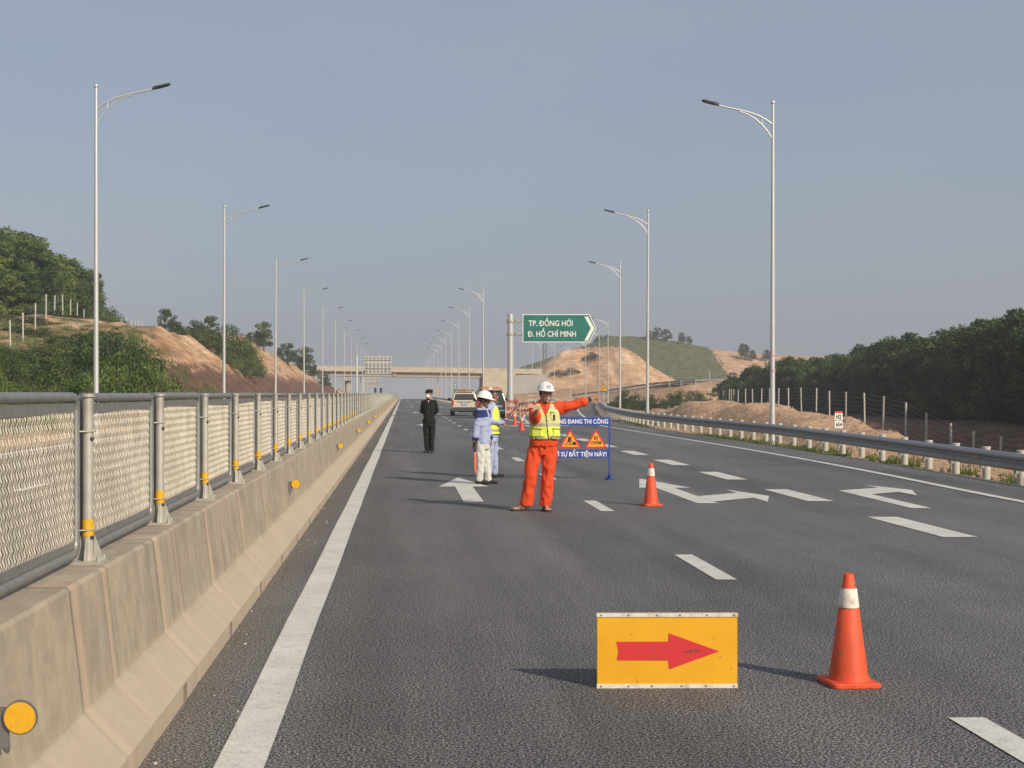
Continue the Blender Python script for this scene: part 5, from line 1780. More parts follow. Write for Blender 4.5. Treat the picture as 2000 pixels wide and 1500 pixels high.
# ------------------------------------------------------------------ vehicles
def suv(name, label, loc, rz, paint, H=1.78, L=4.7, W=1.84, ladder=False):
    t = thing(name, label, 'car', loc, rz)
    hw = W / 2
    zb_, zs = 0.42, 1.07            # sill, shoulder
    zt = H
    def ring(y, z0, z1, w0, w1, r=0.08):
        """rounded rectangle, narrower on top"""
        P = []
        for (sx, zz, ww) in ((1, z0, w0), (1, z1, w1), (-1, z1, w1), (-1, z0, w0)):
            pass
        pts = [(w0 - r, z0), (w0, z0 + r), ((w0 * 0.55 + w1 * 0.45) + 0.015, (z0 + z1) / 2), (w1, z1 - r), (w1 - r, z1)]
        P = [Vector((x, y, z)) for x, z in pts] + [Vector((-x, y, z)) for x, z in reversed(pts)]
        return P
    mb = MB()
    mb.rings([ring(0.03, 0.52, 1.00, hw - 0.10, hw - 0.12), ring(0.0, 0.50, 1.04, hw - 0.06, hw - 0.08), ring(0.12, zb_ - 0.02, zs, hw, hw - 0.03), ring(0.9, zb_, zs, hw, hw - 0.02), ring(3.3, zb_, zs - 0.02, hw, hw - 0.02),
              ring(4.3, zb_, 0.98, hw - 0.03, hw - 0.06), ring(L - 0.06, 0.45, 0.86, hw - 0.12, hw - 0.16), ring(L, 0.5, 0.8, hw - 0.2, hw - 0.25)], smooth=False)
    body = mb.build('body', paint, t)
    mb = MB()
    tw = hw - 0.22
    mb.rings([ring(0.10, zs - 0.08, zs - 0.02, hw - 0.05, hw - 0.06, 0.02), ring(0.22, zs - 0.08, zt - 0.16, hw - 0.05, tw + 0.04), ring(0.34, zs - 0.08, zt - 0.03, hw - 0.05, tw + 0.01), ring(1.2, zs - 0.08, zt, hw - 0.04, tw),
              ring(2.4, zs - 0.08, zt - 0.02, hw - 0.04, tw), ring(2.8, zs - 0.08, zt - 0.12, hw - 0.05, tw - 0.02), ring(3.5, zs - 0.1, zs, hw - 0.06, hw - 0.12, 0.02)], smooth=False)
    mb.build('cabin', paint, t)
    # rear window, just proud of the tailgate plane
    def quad(name, P, mname, th=0.012):
        a, b, c, d = [Vector(p) for p in P]
        n = (b - a).cross(d - a).normalized() * th
        m_ = MB(); m_.rings([[a, b, c, d], [a + n, b + n, c + n, d + n]])
        return m_.build(name, mname, t)
    quad('rear_window', [(-hw + 0.20, 0.085, zs + 0.08), (hw - 0.20, 0.085, zs + 0.08), (tw - 0.09, 0.195, zt - 0.20), (-tw + 0.09, 0.195, zt - 0.20)], 'car_glass', 0.02)
    for s in (-1, 1):
        for y0, y1 in ((0.55, 1.25), (1.32, 2.1), (2.16, 2.75)):
            x0, x1 = s * (hw - 0.028), s * (tw + 0.025)
            quad('side_window', [(x0, y0, zs + 0.06), (x0, y1, zs + 0.06), (x1, y1 - 0.03, zt - 0.17), (x1, y0 + 0.03, zt - 0.17)], 'car_glass', 0.01 * s)
        m_ = MB(); m_.box((s * (hw - 0.09), 0.05, 0.92), (0.13, 0.12, 0.42)); m_.build('tail_light', 'tail_red', t)
        m_ = MB(); m_.box((s * (hw + 0.10), 2.85, zs + 0.10), (0.20, 0.10, 0.17)); m_.box((s * (hw + 0.0), 2.87, zs + 0.04), (0.1, 0.05, 0.05)); m_.build('mirror', 'black', t)
        m_ = MB(); m_.tube([(s * (tw - 0.06), 0.5, zt + 0.02), (s * (tw - 0.06), 0.6, zt + 0.07), (s * (tw - 0.06), 2.3, zt + 0.07), (s * (tw - 0.06), 2.45, zt)], 0.02, 6); m_.build('roof_rail', 'dark_grey', t)
        for yy in (0.88, 3.75):
            m_ = MB(); x = s * (hw - 0.13)
            m_.tube([(x - 0.12, yy, 0.37), (x - 0.09, yy, 0.37), (x + 0.09, yy, 0.37), (x + 0.12, yy, 0.37)], [0.33, 0.37, 0.37, 0.33], 24, smooth=False)
            w_ = m_.build('wheel', 'tyre', t)
            m_ = MB(); m_.tube([(x - 0.122, yy, 0.37), (x + 0.122, yy, 0.37)], 0.22, 16, smooth=False); m_.build('rim', 'chrome', w_)
            m_ = MB(); m_.tube([(s * (hw + 0.004), yy, 0.42), (s * (hw - 0.02), yy, 0.42)], 0.45, 24, smooth=False); m_.build('wheel_arch', 'dark_grey', t)
    m_ = MB(); m_.box((0, -0.03, 0.50), (W - 0.10, 0.20, 0.26)); m_.box((0, 0.04, 0.34), (W - 0.3, 0.16, 0.10)); m_.build('bumper', 'dark_grey' if paint == 'car_cream' else paint, t)
    m_ = MB(); m_.box((0, -0.005, 0.88), (0.42, 0.02, 0.22)); m_.build('plate', 'plate', t)
    m_ = MB(); m_.box((0, -0.008, 1.0), (0.9, 0.02, 0.035)); m_.build('trim_strip', 'chrome', t)
    m_ = MB(); m_.box((0, 1.6, 0.36), (W - 0.5, 2.8, 0.12)); m_.build('chassis', 'black', t)
    m_ = MB(); m_.box((0, 0.24, zt - 0.005), (tw * 1.7, 0.22, 0.03)); m_.build('spoiler', paint, t)
    return t
c1 = suv('suv', 'cream off road car seen from behind with an orange light on its roof', (4.28, 99.5, 0.0), R(-1), 'car_cream', 1.74)
mb = MB(); mb.box((-0.12, 1.3, 1.83), (0.55, 0.22, 0.10)); mb.box((-0.12, 1.3, 1.77), (0.7, 0.14, 0.04)); mb.build('beacon_bar', 'beacon_orange', c1)
mb = MB(); mb.tube([(-0.6, 1.0, 1.82), (0.65, 1.0, 1.82)], 0.025, 6); mb.build('roof_rack', 'dark_grey', c1)
c2 = suv('suv', 'dark green off road car seen from behind with a long orange light bar', (5.6, 90.3, 0.0), R(-1.5), 'car_green', 1.78)
mb = MB(); mb.box((-0.05, 0.9, 1.93), (1.15, 0.28, 0.11)); mb.build('beacon_bar', 'beacon_orange', c2)
mb = MB(); mb.box((-0.05, 0.9, 1.90), (0.22, 0.30, 0.14)); mb.build('siren', 'white', c2)
mb = MB(); mb.box((0.45, -0.05, 0.78), (0.42, 0.08, 0.13)); mb.box((-0.45, -0.05, 0.78), (0.42, 0.08, 0.13)); mb.tube([(-0.85, -0.14, 0.5), (0.85, -0.14, 0.5)], 0.045, 8); mb.build('chrome_trim', 'chrome', c2)

# ------------------------------------------------------------------ people
def remesh(name, mb, voxel, smooth=4, fac=0.5, wrinkle=None, dec=None):
    me0 = mb.mesh('tmp', 'skin')
    import bmesh
    bm = bmesh.new(); bm.from_mesh(me0)
    bmesh.ops.remove_doubles(bm, verts=bm.verts, dist=1e-5)
    bmesh.ops.recalc_face_normals(bm, faces=bm.faces)
    bm.to_mesh(me0); bm.free()
    o = bpy.data.objects.new('tmp', me0); COL.objects.link(o)
    m = o.modifiers.new('r', 'REMESH'); m.mode = 'VOXEL'; m.voxel_size = voxel
    if smooth:
        m = o.modifiers.new('s', 'SMOOTH'); m.iterations = smooth; m.factor = fac
    dg = bpy.context.evaluated_depsgraph_get()
    me = bpy.data.meshes.new_from_object(o.evaluated_get(dg))
    bpy.data.objects.remove(o)
    me.name = name
    if wrinkle:
        n = len(me.vertices)
        co = np.zeros(n * 3); me.vertices.foreach_get('co', co); co = co.reshape(-1, 3)
        no = np.zeros(n * 3); me.vertices.foreach_get('normal', no); no = no.reshape(-1, 3)
        d = np.array([wrinkle(Vector(p)) for p in co])
        co += no * d[:, None]
        me.vertices.foreach_set('co', co.ravel())
    me.polygons.foreach_set('use_smooth', np.ones(len(me.polygons), bool))
    me.update()
    return me

def paint_faces(me, mats, fn):
    me.materials.clear()
    for mm in mats: me.materials.append(M[mm])
    idx = [fn(p.center, p.normal) for p in me.polygons]
    me.polygons.foreach_set('material_index', idx)
    me.update()

def cut_faces(me, fn, thick=0.0):
    import bmesh
    bm = bmesh.new(); bm.from_mesh(me)
    kill = [f for f in bm.faces if fn(f.calc_center_median())]
    bmesh.ops.delete(bm, geom=kill, context='FACES')
    if thick:
        bmesh.ops.solidify(bm, geom=list(bm.faces), thickness=thick)
    bm.to_mesh(me); bm.free()

def cap(mb, p0, p1, r0, r1, flat=1.0, side=None, n=14):
    """tapered limb piece with rounded ends"""
    p0, p1 = Vector(p0), Vector(p1)
    d = (p1 - p0); L = d.length; d.normalize()
    pts = []; rad = []
    for k in range(4):
        a = math.pi / 2 * k / 4
        pts.append(p0 - d * r0 * math.cos(a)); rad.append(max(1e-3, r0 * math.sin(a)))
    pts.append(p0); rad.append(r0); pts.append(p1); rad.append(r1)
    for k in range(1, 5):
        a = math.pi / 2 * k / 4
        pts.append(p1 + d * r1 * math.sin(a)); rad.append(max(1e-3, r1 * math.cos(a)))
    mb.tube(pts, rad, n, flat=flat, side=side)

def limb(mb, pts, rads, **k):
    for (a, b, ra, rb) in zip(pts[:-1], pts[1:], rads[:-1], rads[1:]):
        cap(mb, a, b, ra, rb, **k)

def torso(mb, secs, n=24):
    """secs: (centre, half width, half depth, yaw)"""
    rs = []
    for (c, w, d, yaw) in secs:
        cy, sy = math.cos(yaw), math.sin(yaw)
        r = []
        for k in range(n):
            a = 2 * math.pi * k / n
            x = math.copysign(abs(math.cos(a)) ** 0.85, math.cos(a)) * w
            y = math.copysign(abs(math.sin(a)) ** 0.85, math.sin(a)) * d
            r.append(Vector((c[0] + x * cy - y * sy, c[1] + x * sy + y * cy, c[2])))
        rs.append(r)
    mb.rings(rs, smooth=True)

def head_frame(c, yaw, pitch=0.0, roll=0.0):
    return Matrix.Translation(Vector(c)) @ Matrix.Rotation(yaw, 4, 'Z') @ Matrix.Rotation(pitch, 4, 'X') @ Matrix.Rotation(roll, 4, 'Y')

def head_shapes(mb, F, s=1.0):
    T = lambda p: F @ (Vector(p) * s)
    R3 = F.to_3x3()
    def ell(c, r): mb.ball(T(c), tuple(q * s for q in r), 18, rot=R3)
    ell((0, 0.018, 0.035), (0.074, 0.094, 0.088))
    ell((0, -0.018, -0.028), (0.060, 0.070, 0.080))
    ell((0, -0.030, -0.072), (0.044, 0.052, 0.040))
    cap(mb, T((0, -0.072, -0.098)), T((0, -0.060, -0.092)), 0.020 * s, 0.026 * s)
    cap(mb, T((0, -0.088, 0.018)), T((0, -0.104, -0.018)), 0.009 * s, 0.014 * s)
    for q in (-1, 1):
        cap(mb, T((q * 0.012, -0.090, -0.022)), T((q * 0.004, -0.1, -0.02)), 0.010 * s, 0.010 * s)
        cap(mb, T((q * 0.040, -0.068, -0.008)), T((q * 0.052, -0.045, -0.01)), 0.018 * s, 0.018 * s)
        cap(mb, T((q * 0.012, -0.084, 0.030)), T((q * 0.048, -0.068, 0.030)), 0.010 * s, 0.010 * s)
        ell((q * 0.074, 0.012, 0.0), (0.010, 0.020, 0.032))
    cap(mb, T((-0.018, -0.083, -0.052)), T((0.018, -0.083, -0.052)), 0.010 * s, 0.010 * s)
    cap(mb, T((0, 0.022, -0.06)), T((0, 0.03, -0.16)), 0.055 * s, 0.060 * s)

def head_paint(F, s=1.0, skin=0, eye=1, lip=2):
    Fi = F.inverted()
    def fn(c):
        p = (Fi @ c) / s
        if -0.12 < p.z < 0.12 and p.y < -0.04:
            if 0.016 < abs(p.x) < 0.044 and 0.004 < p.z < 0.015: return eye
            if 0.012 < abs(p.x) < 0.050 and 0.026 < p.z < 0.035: return eye
            if abs(p.x) < 0.022 and -0.058 < p.z < -0.046: return lip
        return None
    return fn

def hand(mb, wrist, d, nrm, curl=0.3, spread=0.25, s=1.0, thumb_side=1, wrist_r=0.027, thumb_out=0.9):
    """palm, four unequal fingers with two bends, and a thumb from the side of the palm"""
    d = Vector(d).normalized(); nrm = Vector(nrm); nrm = (nrm - d * nrm.dot(d)).normalized()
    side = d.cross(nrm).normalized() * thumb_side
    w = Vector(wrist)
    P = lambda a, b, c=0.0: w + (d * a + side * b + nrm * c) * s
    for b in (-0.026, -0.009, 0.009, 0.026):
        cap(mb, P(0.006, b * 0.55), P(0.082, b), 0.014 * s, 0.0115 * s, n=10)
    lens = {0.028: (0.034, 0.022, 0.018), 0.0095: (0.038, 0.026, 0.019), -0.0095: (0.035, 0.024, 0.018), -0.028: (0.027, 0.018, 0.016)}
    for i, (b, Ls) in enumerate(lens.items()):
        ang = b / 0.028 * spread
        dd = (d * math.cos(ang) + side * math.sin(ang)).normalized()
        p = P(0.084, b * 1.02)
        c_ = curl * (0.8 + 0.15 * i)
        tot = 0
        for L_, r0, r1 in zip(Ls, (0.0098, 0.0092, 0.0086), (0.0092, 0.0086, 0.0075)):
            tot += c_
            v = dd * math.cos(tot) - nrm * math.sin(tot)
            q = p + v * L_ * s
            cap(mb, p, q, r0 * s, r1 * s, n=9)
            p = q
    t0 = P(0.022, 0.026); t1 = P(0.050, 0.026 + 0.030 * thumb_out, -0.008); t2 = P(0.078, 0.028 + 0.042 * thumb_out, -0.014)
    cap(mb, t0, t1, 0.0145 * s, 0.0115 * s, n=9); cap(mb, t1, t2, 0.0112 * s, 0.0088 * s, n=9)

def foldfn(scale, amp, seed=0, stretch=(1, 1, 1), zlo=None):
    def f(p):
        q = Vector((p.x * stretch[0], p.y * stretch[1], p.z * stretch[2])) * scale + Vector((seed, seed * 2.1, 0))
        v = mnoise.noise(q)
        v = (1 - abs(v) * 2.2)
        return amp * (v - 0.5) + amp * 0.5 * mnoise.noise(q * 2.3)
    return f

def helmet(parent, F, s=1.0, emblem=True, brim_all=False):
    """hard hat: ridged dome, brim longer at the front, chin strap"""
    hm = MB()
    n = 36
    rs = []
    for k in range(9):
        t = k / 8 * math.pi / 2
        r = []
        for j in range(n):
            a = 2 * math.pi * j / n
            rr = math.cos(t)
            rx, ry = 0.108 * rr, 0.132 * rr
            z = 0.062 + 0.108 * math.sin(t)
            ridge = 0.006 * math.exp(-(rx * math.cos(a) / 0.022) ** 2) * math.sin(t)
            r.append(Vector((rx * math.cos(a), ry * math.sin(a) + 0.006, z + ridge)))
        rs.append(r)
    base_in = rs[0]
    brim = []
    for j in range(n):
        a = 2 * math.pi * j / n
        f = max(0, -math.sin(a))
        o = 0.010 + 0.040 * f ** 2.2 + (0.022 if brim_all else 0.004)
        brim.append(Vector(((0.108 + o) * math.cos(a), (0.132 + o) * math.sin(a) + 0.006, 0.052 - 0.010 * f)))
    brim_low = [v - Vector((0, 0, 0.006)) for v in brim]
    inner = [Vector((v.x * 0.95, v.y * 0.95, 0.050)) for v in base_in]
    hm.rings([inner, brim_low, brim] + rs, smooth=True, cap=False)
    hm.add([v for v in rs[-1]], [tuple(range(n))], True)
    for v in range(len(hm.v)):
        hm.v[v] = tuple(F @ (Vector(hm.v[v]) * s))
    h = hm.build('helmet', 'helmet_white', parent)
    mb = MB()
    for q in (-1, 1):
        mb.tube([F @ (Vector((q * 0.082, -0.012, 0.055)) * s), F @ (Vector((q * 0.079, -0.02, -0.03)) * s), F @ (Vector((q * 0.045, -0.052, -0.105)) * s), F @ (Vector((0, -0.068, -0.122)) * s)], 0.0055, 6)
    mb.build('chin_strap', 'dark_grey', h)
    mb = MB()
    P_ = []
    for j in range(-9, 10):
        a = -math.pi / 2 + j * 0.12
        f = max(0, -math.sin(a)); o = 0.012 + 0.040 * f ** 2.2
        P_.append(F @ (Vector(((0.109 + o) * math.cos(a), (0.133 + o) * math.sin(a) + 0.006, 0.050 - 0.010 * f)) * s))
    mb.tube(P_, 0.0055, 6); mb.build('brim_edge', 'dark_grey', h)
    if emblem:
        mb = MB()
        for (ax, az) in ((0.0, 0.0),):
            for k in range(14):
                a = 2 * math.pi * k / 14
                if 4 < k < 5: continue
                x0, z0 = 0.026 * math.cos(a), 0.105 + 0.024 * math.sin(a)
                a2 = a + 2 * math.pi / 14
                x1, z1 = 0.026 * math.cos(a2), 0.105 + 0.024 * math.sin(a2)
                def on(x, z):
                    zz = (z - 0.062) / 0.108
                    ry = 0.132 * math.sqrt(max(0.05, 1 - zz * zz - (x / 0.108) ** 2))
                    return F @ (Vector((x, 0.006 - ry - 0.004, z)) * s)
                mb.tube([on(x0, z0), on(x1, z1)], 0.004, 6)
            mb.tube([on(-0.013, 0.096), on(0, 0.118), on(0.013, 0.096)], 0.004, 6)
            mb.tube([on(-0.010, 0.101), on(0.010, 0.101)], 0.003, 6)
        mb.build('emblem', 'emblem_blue', h)
    return h

def hair_cap(parent, F, s=1.0, low=-0.03):
    mb = MB(); mb.ball((0, 0, 0), (1, 1, 1), 28)
    vs = [Vector((v[0] * 0.079, v[1] * 0.099 + 0.020, v[2] * 0.093 + 0.036)) for v in mb.v]
    mb2 = MB()
    keep = []
    for f, sm in zip(mb.f, mb.sm):
        c = sum((vs[i] for i in f), Vector()) / len(f)
        if c.y < -0.030 and c.z < 0.075: continue
        if c.z < low + max(0, -c.y) * 1.0: continue
        if abs(c.x) > 0.068 and c.z < 0.012 and c.y < 0.035: continue
        keep.append(f)
    mb2.add([tuple(F @ (v * s)) for v in vs], keep, True)
    me = mb2.mesh('hair', 'hair')
    return link('hair', me, parent)

# --- the pointing worker in orange -------------------------------------------------
WY = 19.45
wk = thing('person', 'worker in orange overalls, lime safety vest and white helmet, both arms raised to direct traffic', 'person', (at(1048, WY), WY, 0.0))
K = WY / 2800
def wx(px): return (px - 1048) * K
def wz(py): return 1.6 - (py - 768) * K
F = head_frame((wx(1064.5), -0.045, wz(769.5)), R(16), R(3), R(2))
b = MB()
head_shapes(b, F, 1.0)
neck = Vector((wx(1061), 0.0, wz(788)))
cap(b, F @ Vector((0, 0.025, -0.07)), neck + Vector((0, 0.01, -0.06)), 0.055, 0.062)
hipc = Vector((wx(1063), 0.03, wz(872)))
torso(b, [((neck.x, 0.0, 1.44), 0.07, 0.06, 0), ((wx(1063.5), 0.0, 1.39), 0.165, 0.085, 0), ((wx(1063), 0.0, 1.25), 0.155, 0.10, 0), ((wx(1062), 0.01, 1.08), 0.135, 0.09, 0), ((wx(1061), 0.02, 0.92), 0.15, 0.10, 0), ((wx(1061), 0.02, 0.84), 0.12, 0.09, 0)])
SR = Vector((wx(1044), 0.0, wz(797))); SL = Vector((wx(1085), 0.0, wz(795)))
ELr = Vector((wx(1043), -0.15, wz(818))); WRr = Vector((wx(1043.5), -0.36, wz(797)))
ELl = Vector((wx(1119), -0.03, wz(792.5))); WRl = Vector((wx(1152.5), -0.06, wz(779.5)))
limb(b, [SR, ELr], [0.055, 0.043]); limb(b, [ELr, WRr], [0.043, 0.029])
limb(b, [SL, ELl], [0.055, 0.043]); limb(b, [ELl, WRl], [0.043, 0.028])
hand(b, WRr, (-0.80, -0.35, 0.36), (0.15, -0.75, 0.62), curl=0.20, spread=0.30, s=1.05, thumb_side=-1)
hand(b, WRl, (0.88, -0.1, 0.44), (0.05, -0.95, -0.2), curl=-0.06, spread=0.42, s=1.0, thumb_side=1, thumb_out=1.3)
HR = Vector((wx(1047), 0.03, wz(878))); HL = Vector((wx(1073), 0.03, wz(878)))
KR = Vector((wx(1037), -0.01, wz(928))); KL = Vector((wx(1070.5), 0.0, wz(928)))
AR = Vector((wx(1024), 0.03, 0.085)); AL = Vector((wx(1065), 0.03, 0.085))
limb(b, [HR, KR, AR], [0.085, 0.055, 0.036]); limb(b, [HL, KL, AL], [0.085, 0.055, 0.036])
def foot(mb, an, d, toes=True, s=1.0, z=0.022):
    d = Vector((d[0], d[1], 0)).normalized(); sd = Vector((-d.y, d.x, 0))
    a = Vector((an.x, an.y, 0))
    cap(mb, Vector((an.x, an.y, an.z)), a - d * 0.035 * s + Vector((0, 0, z + 0.028)), 0.036 * s, 0.028 * s)
    cap(mb, a - d * 0.045 * s + Vector((0, 0, z + 0.026)), a + d * 0.05 * s + Vector((0, 0, z + 0.034)), 0.027 * s, 0.033 * s)
    cap(mb, Vector((an.x, an.y, an.z * 0.75)), a + d * 0.10 * s + Vector((0, 0, z + 0.020)), 0.032 * s, 0.022 * s)
    for q in (-0.5, 0.5):
        cap(mb, a + d * 0.02 * s + sd * q * 0.03 + Vector((0, 0, z + 0.022)), a + d * 0.135 * s + sd * q * 0.042 * s + Vector((0, 0, z + 0.014)), 0.024 * s, 0.016 * s)
    if toes:
        for i, (o, l) in enumerate(((-0.034, 0.175), (-0.014, 0.178), (0.002, 0.172), (0.018, 0.164), (0.033, 0.152))):
            cap(mb, a + d * 0.125 * s + sd * o * s + Vector((0, 0, z + 0.012)), a + d * l * s + sd * o * 1.1 * s + Vector((0, 0, z + 0.009)), 0.0115 if i == 0 else 0.009, 0.011 if i == 0 else 0.008, n=8)
DR = Vector((-0.97, -0.22, 0)); DL = Vector((0.22, -0.97, 0))
foot(b, AR, DR); foot(b, AL, DL)
bodyme = remesh('body', b, 0.0055, 3, 0.5)
hp = head_paint(F)
def fn(c, n):
    r = hp(c)
    return 0 if r is None else r
paint_faces(bodyme, ['skin', 'hair', 'lips'], fn)
link('body', bodyme, wk)
# whistle in the mouth
mb = MB(); cap(mb, F @ Vector((0.004, -0.098, -0.053)), F @ Vector((0.006, -0.125, -0.060)), 0.006, 0.010); mb.build('whistle', 'white', wk)
hair_cap(wk, F)
# trousers
t = MB()
torso(t, [((wx(1061), 0.02, 0.985), 0.165, 0.115, 0), ((wx(1061), 0.025, 0.90), 0.185, 0.125, 0), ((wx(1061), 0.03, 0.82), 0.19, 0.125, 0), ((wx(1060.5), 0.03, 0.76), 0.175, 0.11, 0)])
limb(t, [HR + Vector((-0.01, 0, -0.02)), KR + Vector((-0.005, 0, 0.06)), KR, Vector((wx(1028.5), 0.025, 0.10))], [0.105, 0.090, 0.086, 0.088], n=18)
limb(t, [HL + Vector((0.01, 0, -0.02)), KL + Vector((0, 0, 0.06)), KL, Vector((wx(1066), 0.03, 0.10))], [0.105, 0.090, 0.084, 0.083], n=18)
tm = remesh('trousers', t, 0.009, 3, 0.5, foldfn(6.5, 0.012, 3, (1.5, 1.5, 1.0)))
cut_faces(tm, lambda c: c.z < 0.075)
tm.materials.clear(); tm.materials.append(M['orange_cloth'])
link('trousers', tm, wk)
# jacket
t = MB()
torso(t, [((wx(1061), 0.005, 1.475), 0.085, 0.075, 0), ((wx(1063), 0.0, 1.44), 0.15, 0.095, 0), ((wx(1064), 0.0, 1.38), 0.195, 0.115, 0), ((wx(1063.5), 0.0, 1.25), 0.19, 0.13, 0), ((wx(1063), 0.0, 1.08), 0.185, 0.13, 0), ((wx(1062), 0.005, 0.94), 0.19, 0.135, 0), ((wx(1062), 0.01, 0.885), 0.188, 0.132, 0)])
cap(t, neck + Vector((0, 0.005, 0.0)), neck + Vector((0, 0.01, -0.05)), 0.072, 0.085)
# right sleeve is pushed up above the elbow, the left reaches the forearm
mid = ELr + (WRr - ELr) * 0.38
limb(t, [SR + Vector((0.01, 0, -0.01)), ELr + Vector((0, 0, 0.01)), mid], [0.082, 0.078, 0.058], n=16)
mid2 = ELl + (WRl - ELl) * 0.62
limb(t, [SL + Vector((-0.01, 0, -0.012)), ELl, mid2], [0.084, 0.066, 0.058], n=16)
cap(t, SL + Vector((0.0, 0, -0.04)), SL + Vector((0.11, 0, -0.045)), 0.08, 0.055)
jm = remesh('jacket', t, 0.008, 3, 0.5, foldfn(7, 0.011, 9, (1.0, 1.0, 1.3)))
jm.materials.clear(); jm.materials.append(M['orange_cloth'])
link('jacket', jm, wk)
mb = MB()
for q in (-1, 1):
    nk = neck + Vector((0, -0.0, 0.018))
    P0 = [nk + Vector((q * 0.070, 0.02, 0.012)), nk + Vector((q * 0.062, -0.045, 0.006)), nk + Vector((q * 0.012, -0.088, -0.025)), nk + Vector((q * 0.045, -0.105, -0.075)), nk + Vector((q * 0.090, -0.07, -0.035)), nk + Vector((q * 0.095, 0.01, -0.02))]
    mb.rings([P0, [p + Vector((0, -0.008, -0.004)) for p in P0]])
mb.build('collar', 'orange_cloth', wk)
# belt buckle and hem tab
mb = MB(); mb.box((wx(1066), -0.128, wz(869)), (0.02, 0.012, 0.07)); mb.build('belt_tab', 'orange_cloth', wk)
# vest
t = MB()
torso(t, [((wx(1061.5), 0.005, 1.475), 0.115, 0.085, 0), ((wx(1063.5), 0.0, 1.42), 0.172, 0.118, 0), ((wx(1064), 0.0, 1.36), 0.195, 0.136, 0), ((wx(1064), 0.0, 1.25), 0.206, 0.150, 0), ((wx(1064), 0.0, 1.10), 0.210, 0.152, 0), ((wx(1064), 0.0, 0.99), 0.214, 0.154, 0), ((wx(1064), 0.0, 0.965), 0.212, 0.152, 0)])
vm = remesh('vest', t, 0.007, 2, 0.5, foldfn(6, 0.007, 15))
cx_ = wx(1066)
zv = wz(812)
def vcut(c):
    if c.z < 0.975: return True
    if c.y < 0.02 and c.z > zv and abs(c.x - wx(1063 + (812 - 0) * 0)) < (c.z - zv) * 0.42 + 0.004: return True
    if (c - SL).length < 0.088 and c.x > wx(1080) or (c - SR).length < 0.078 and c.x < wx(1047): return True
    if c.z > 1.455: return True
    return False
cut_faces(vm, vcut, 0.003)
def vpaint(c, n):
    z = c.z
    zc_ = wz(862)
    xx = c.x - cx_
    front = c.y < 0
    if front and abs(c.x - (cx_ - 0.012 + (wz(812) - z) * 0.10)) < 0.008 and z < zv + 0.01: return 3
    if wz(833) < z < wz(826.5): return 2
    if front and wz(858) < z < wz(850.5) and (abs(xx) > 0.03): return 4 if mnoise.noise(c * 90) > -0.05 else 1
    if front and wz(858) < z < wz(855) : return 2
    if front and z > wz(800) and z < wz(793): return 2
    if z < 0.985: return 3
    if z > wz(827) : return 1
    return 0
paint_faces(vm, ['vest_lime', 'vest_pale', 'reflective_grey', 'black', 'dark_grey'], vpaint)
vest = link('vest', vm, wk)
for q, px, w_ in ((-1, 1048, 0.125), (1, 1084, 0.095)):
    mb = MB(); x = wx(px); zz = wz(844)
    pts = [(-w_ / 2, -0.052), (w_ / 2, -0.052), (w_ / 2, 0.045), (-w_ / 2, 0.055)]
    rot = Matrix.Rotation(R(-20 * q * -1), 3, 'Z')
    def Q(a, c_, y): 
        v = rot @ Vector((a, y, 0)); return Vector((x + v.x, -0.135 + 0.02 * abs(q) + v.y, zz + c_))
    mb.m = 0
    mb.rings([[Q(a, c_, -0.002) for a, c_ in pts], [Q(a * 0.96, c_ * 0.96, -0.026) for a, c_ in pts]])
    mb.m = 1
    pts2 = [(-w_ / 2 - 0.003, 0.045), (w_ / 2 + 0.003, 0.036), (w_ / 2 + 0.003, 0.046), (-w_ / 2 - 0.003, 0.056)]
    mb.rings([[Q(a, c_, -0.003) for a, c_ in pts2], [Q(a, c_, -0.030) for a, c_ in pts2]])
    mb.build('pocket', ['vest_lime', 'dark_grey'], vest)
mb = MB(); x, zz = wx(1078), wz(812)
mb.m = 0; mb.box((x, -0.136, zz), (0.055, 0.016, 0.10), R(14)); mb.m = 1; mb.box((x + 0.016, -0.143, zz - 0.018), (0.024, 0.016, 0.075), R(14)); mb.box((x - 0.004, -0.141, zz + 0.050), (0.060, 0.016, 0.008), R(14))
mb.build('chest_pocket', ['vest_pale', 'black'], vest)
hs = helmet(wk, F, 1.0)
# watch
mb = MB(); dw = (WRl - ELl).normalized(); mb.tube([WRl - dw * 0.020, WRl + dw * 0.002], 0.034, 16); mb.box(tuple(WRl - dw * 0.01 + Vector((0, -0.034, 0))), (0.035, 0.012, 0.035)); mb.build('watch', 'black', wk)
# flip flops
for nm, an, d in (('sandal', AR, DR), ('sandal', AL, DL)):
    d = d.normalized(); sdv = Vector((-d.y, d.x, 0)); a = Vector((an.x, an.y, 0))
    out = []
    for (u, w_) in ((-0.085, 0.022), (-0.075, 0.034), (-0.03, 0.036), (0.04, 0.036), (0.11, 0.047), (0.16, 0.044), (0.185, 0.025)):
        out.append((u, w_))
    P_ = [a + d * u + sdv * w_ for u, w_ in out] + [a + d * u - sdv * w_ for u, w_ in reversed(out)]
    mb = MB(); mb.rings([[p + Vector((0, 0, 0.001)) for p in P_], [p + Vector((0, 0, 0.022)) for p in P_]])
    so = mb.build(nm, 'shoe', wk)
    mb = MB(); toe = a + d * 0.125 - sdv * 0.022 + Vector((0, 0, 0.03))
    for q in (-1, 1):
        mb.tube([toe, a + d * 0.095 + sdv * q * 0.026 + Vector((0, 0, 0.062)), a + d * 0.05 + sdv * q * 0.042 + Vector((0, 0, 0.045)), a + d * 0.03 + sdv * q * 0.038 + Vector((0, 0, 0.02))], 0.0065, 6)
    mb.build('strap', 'shoe', so)

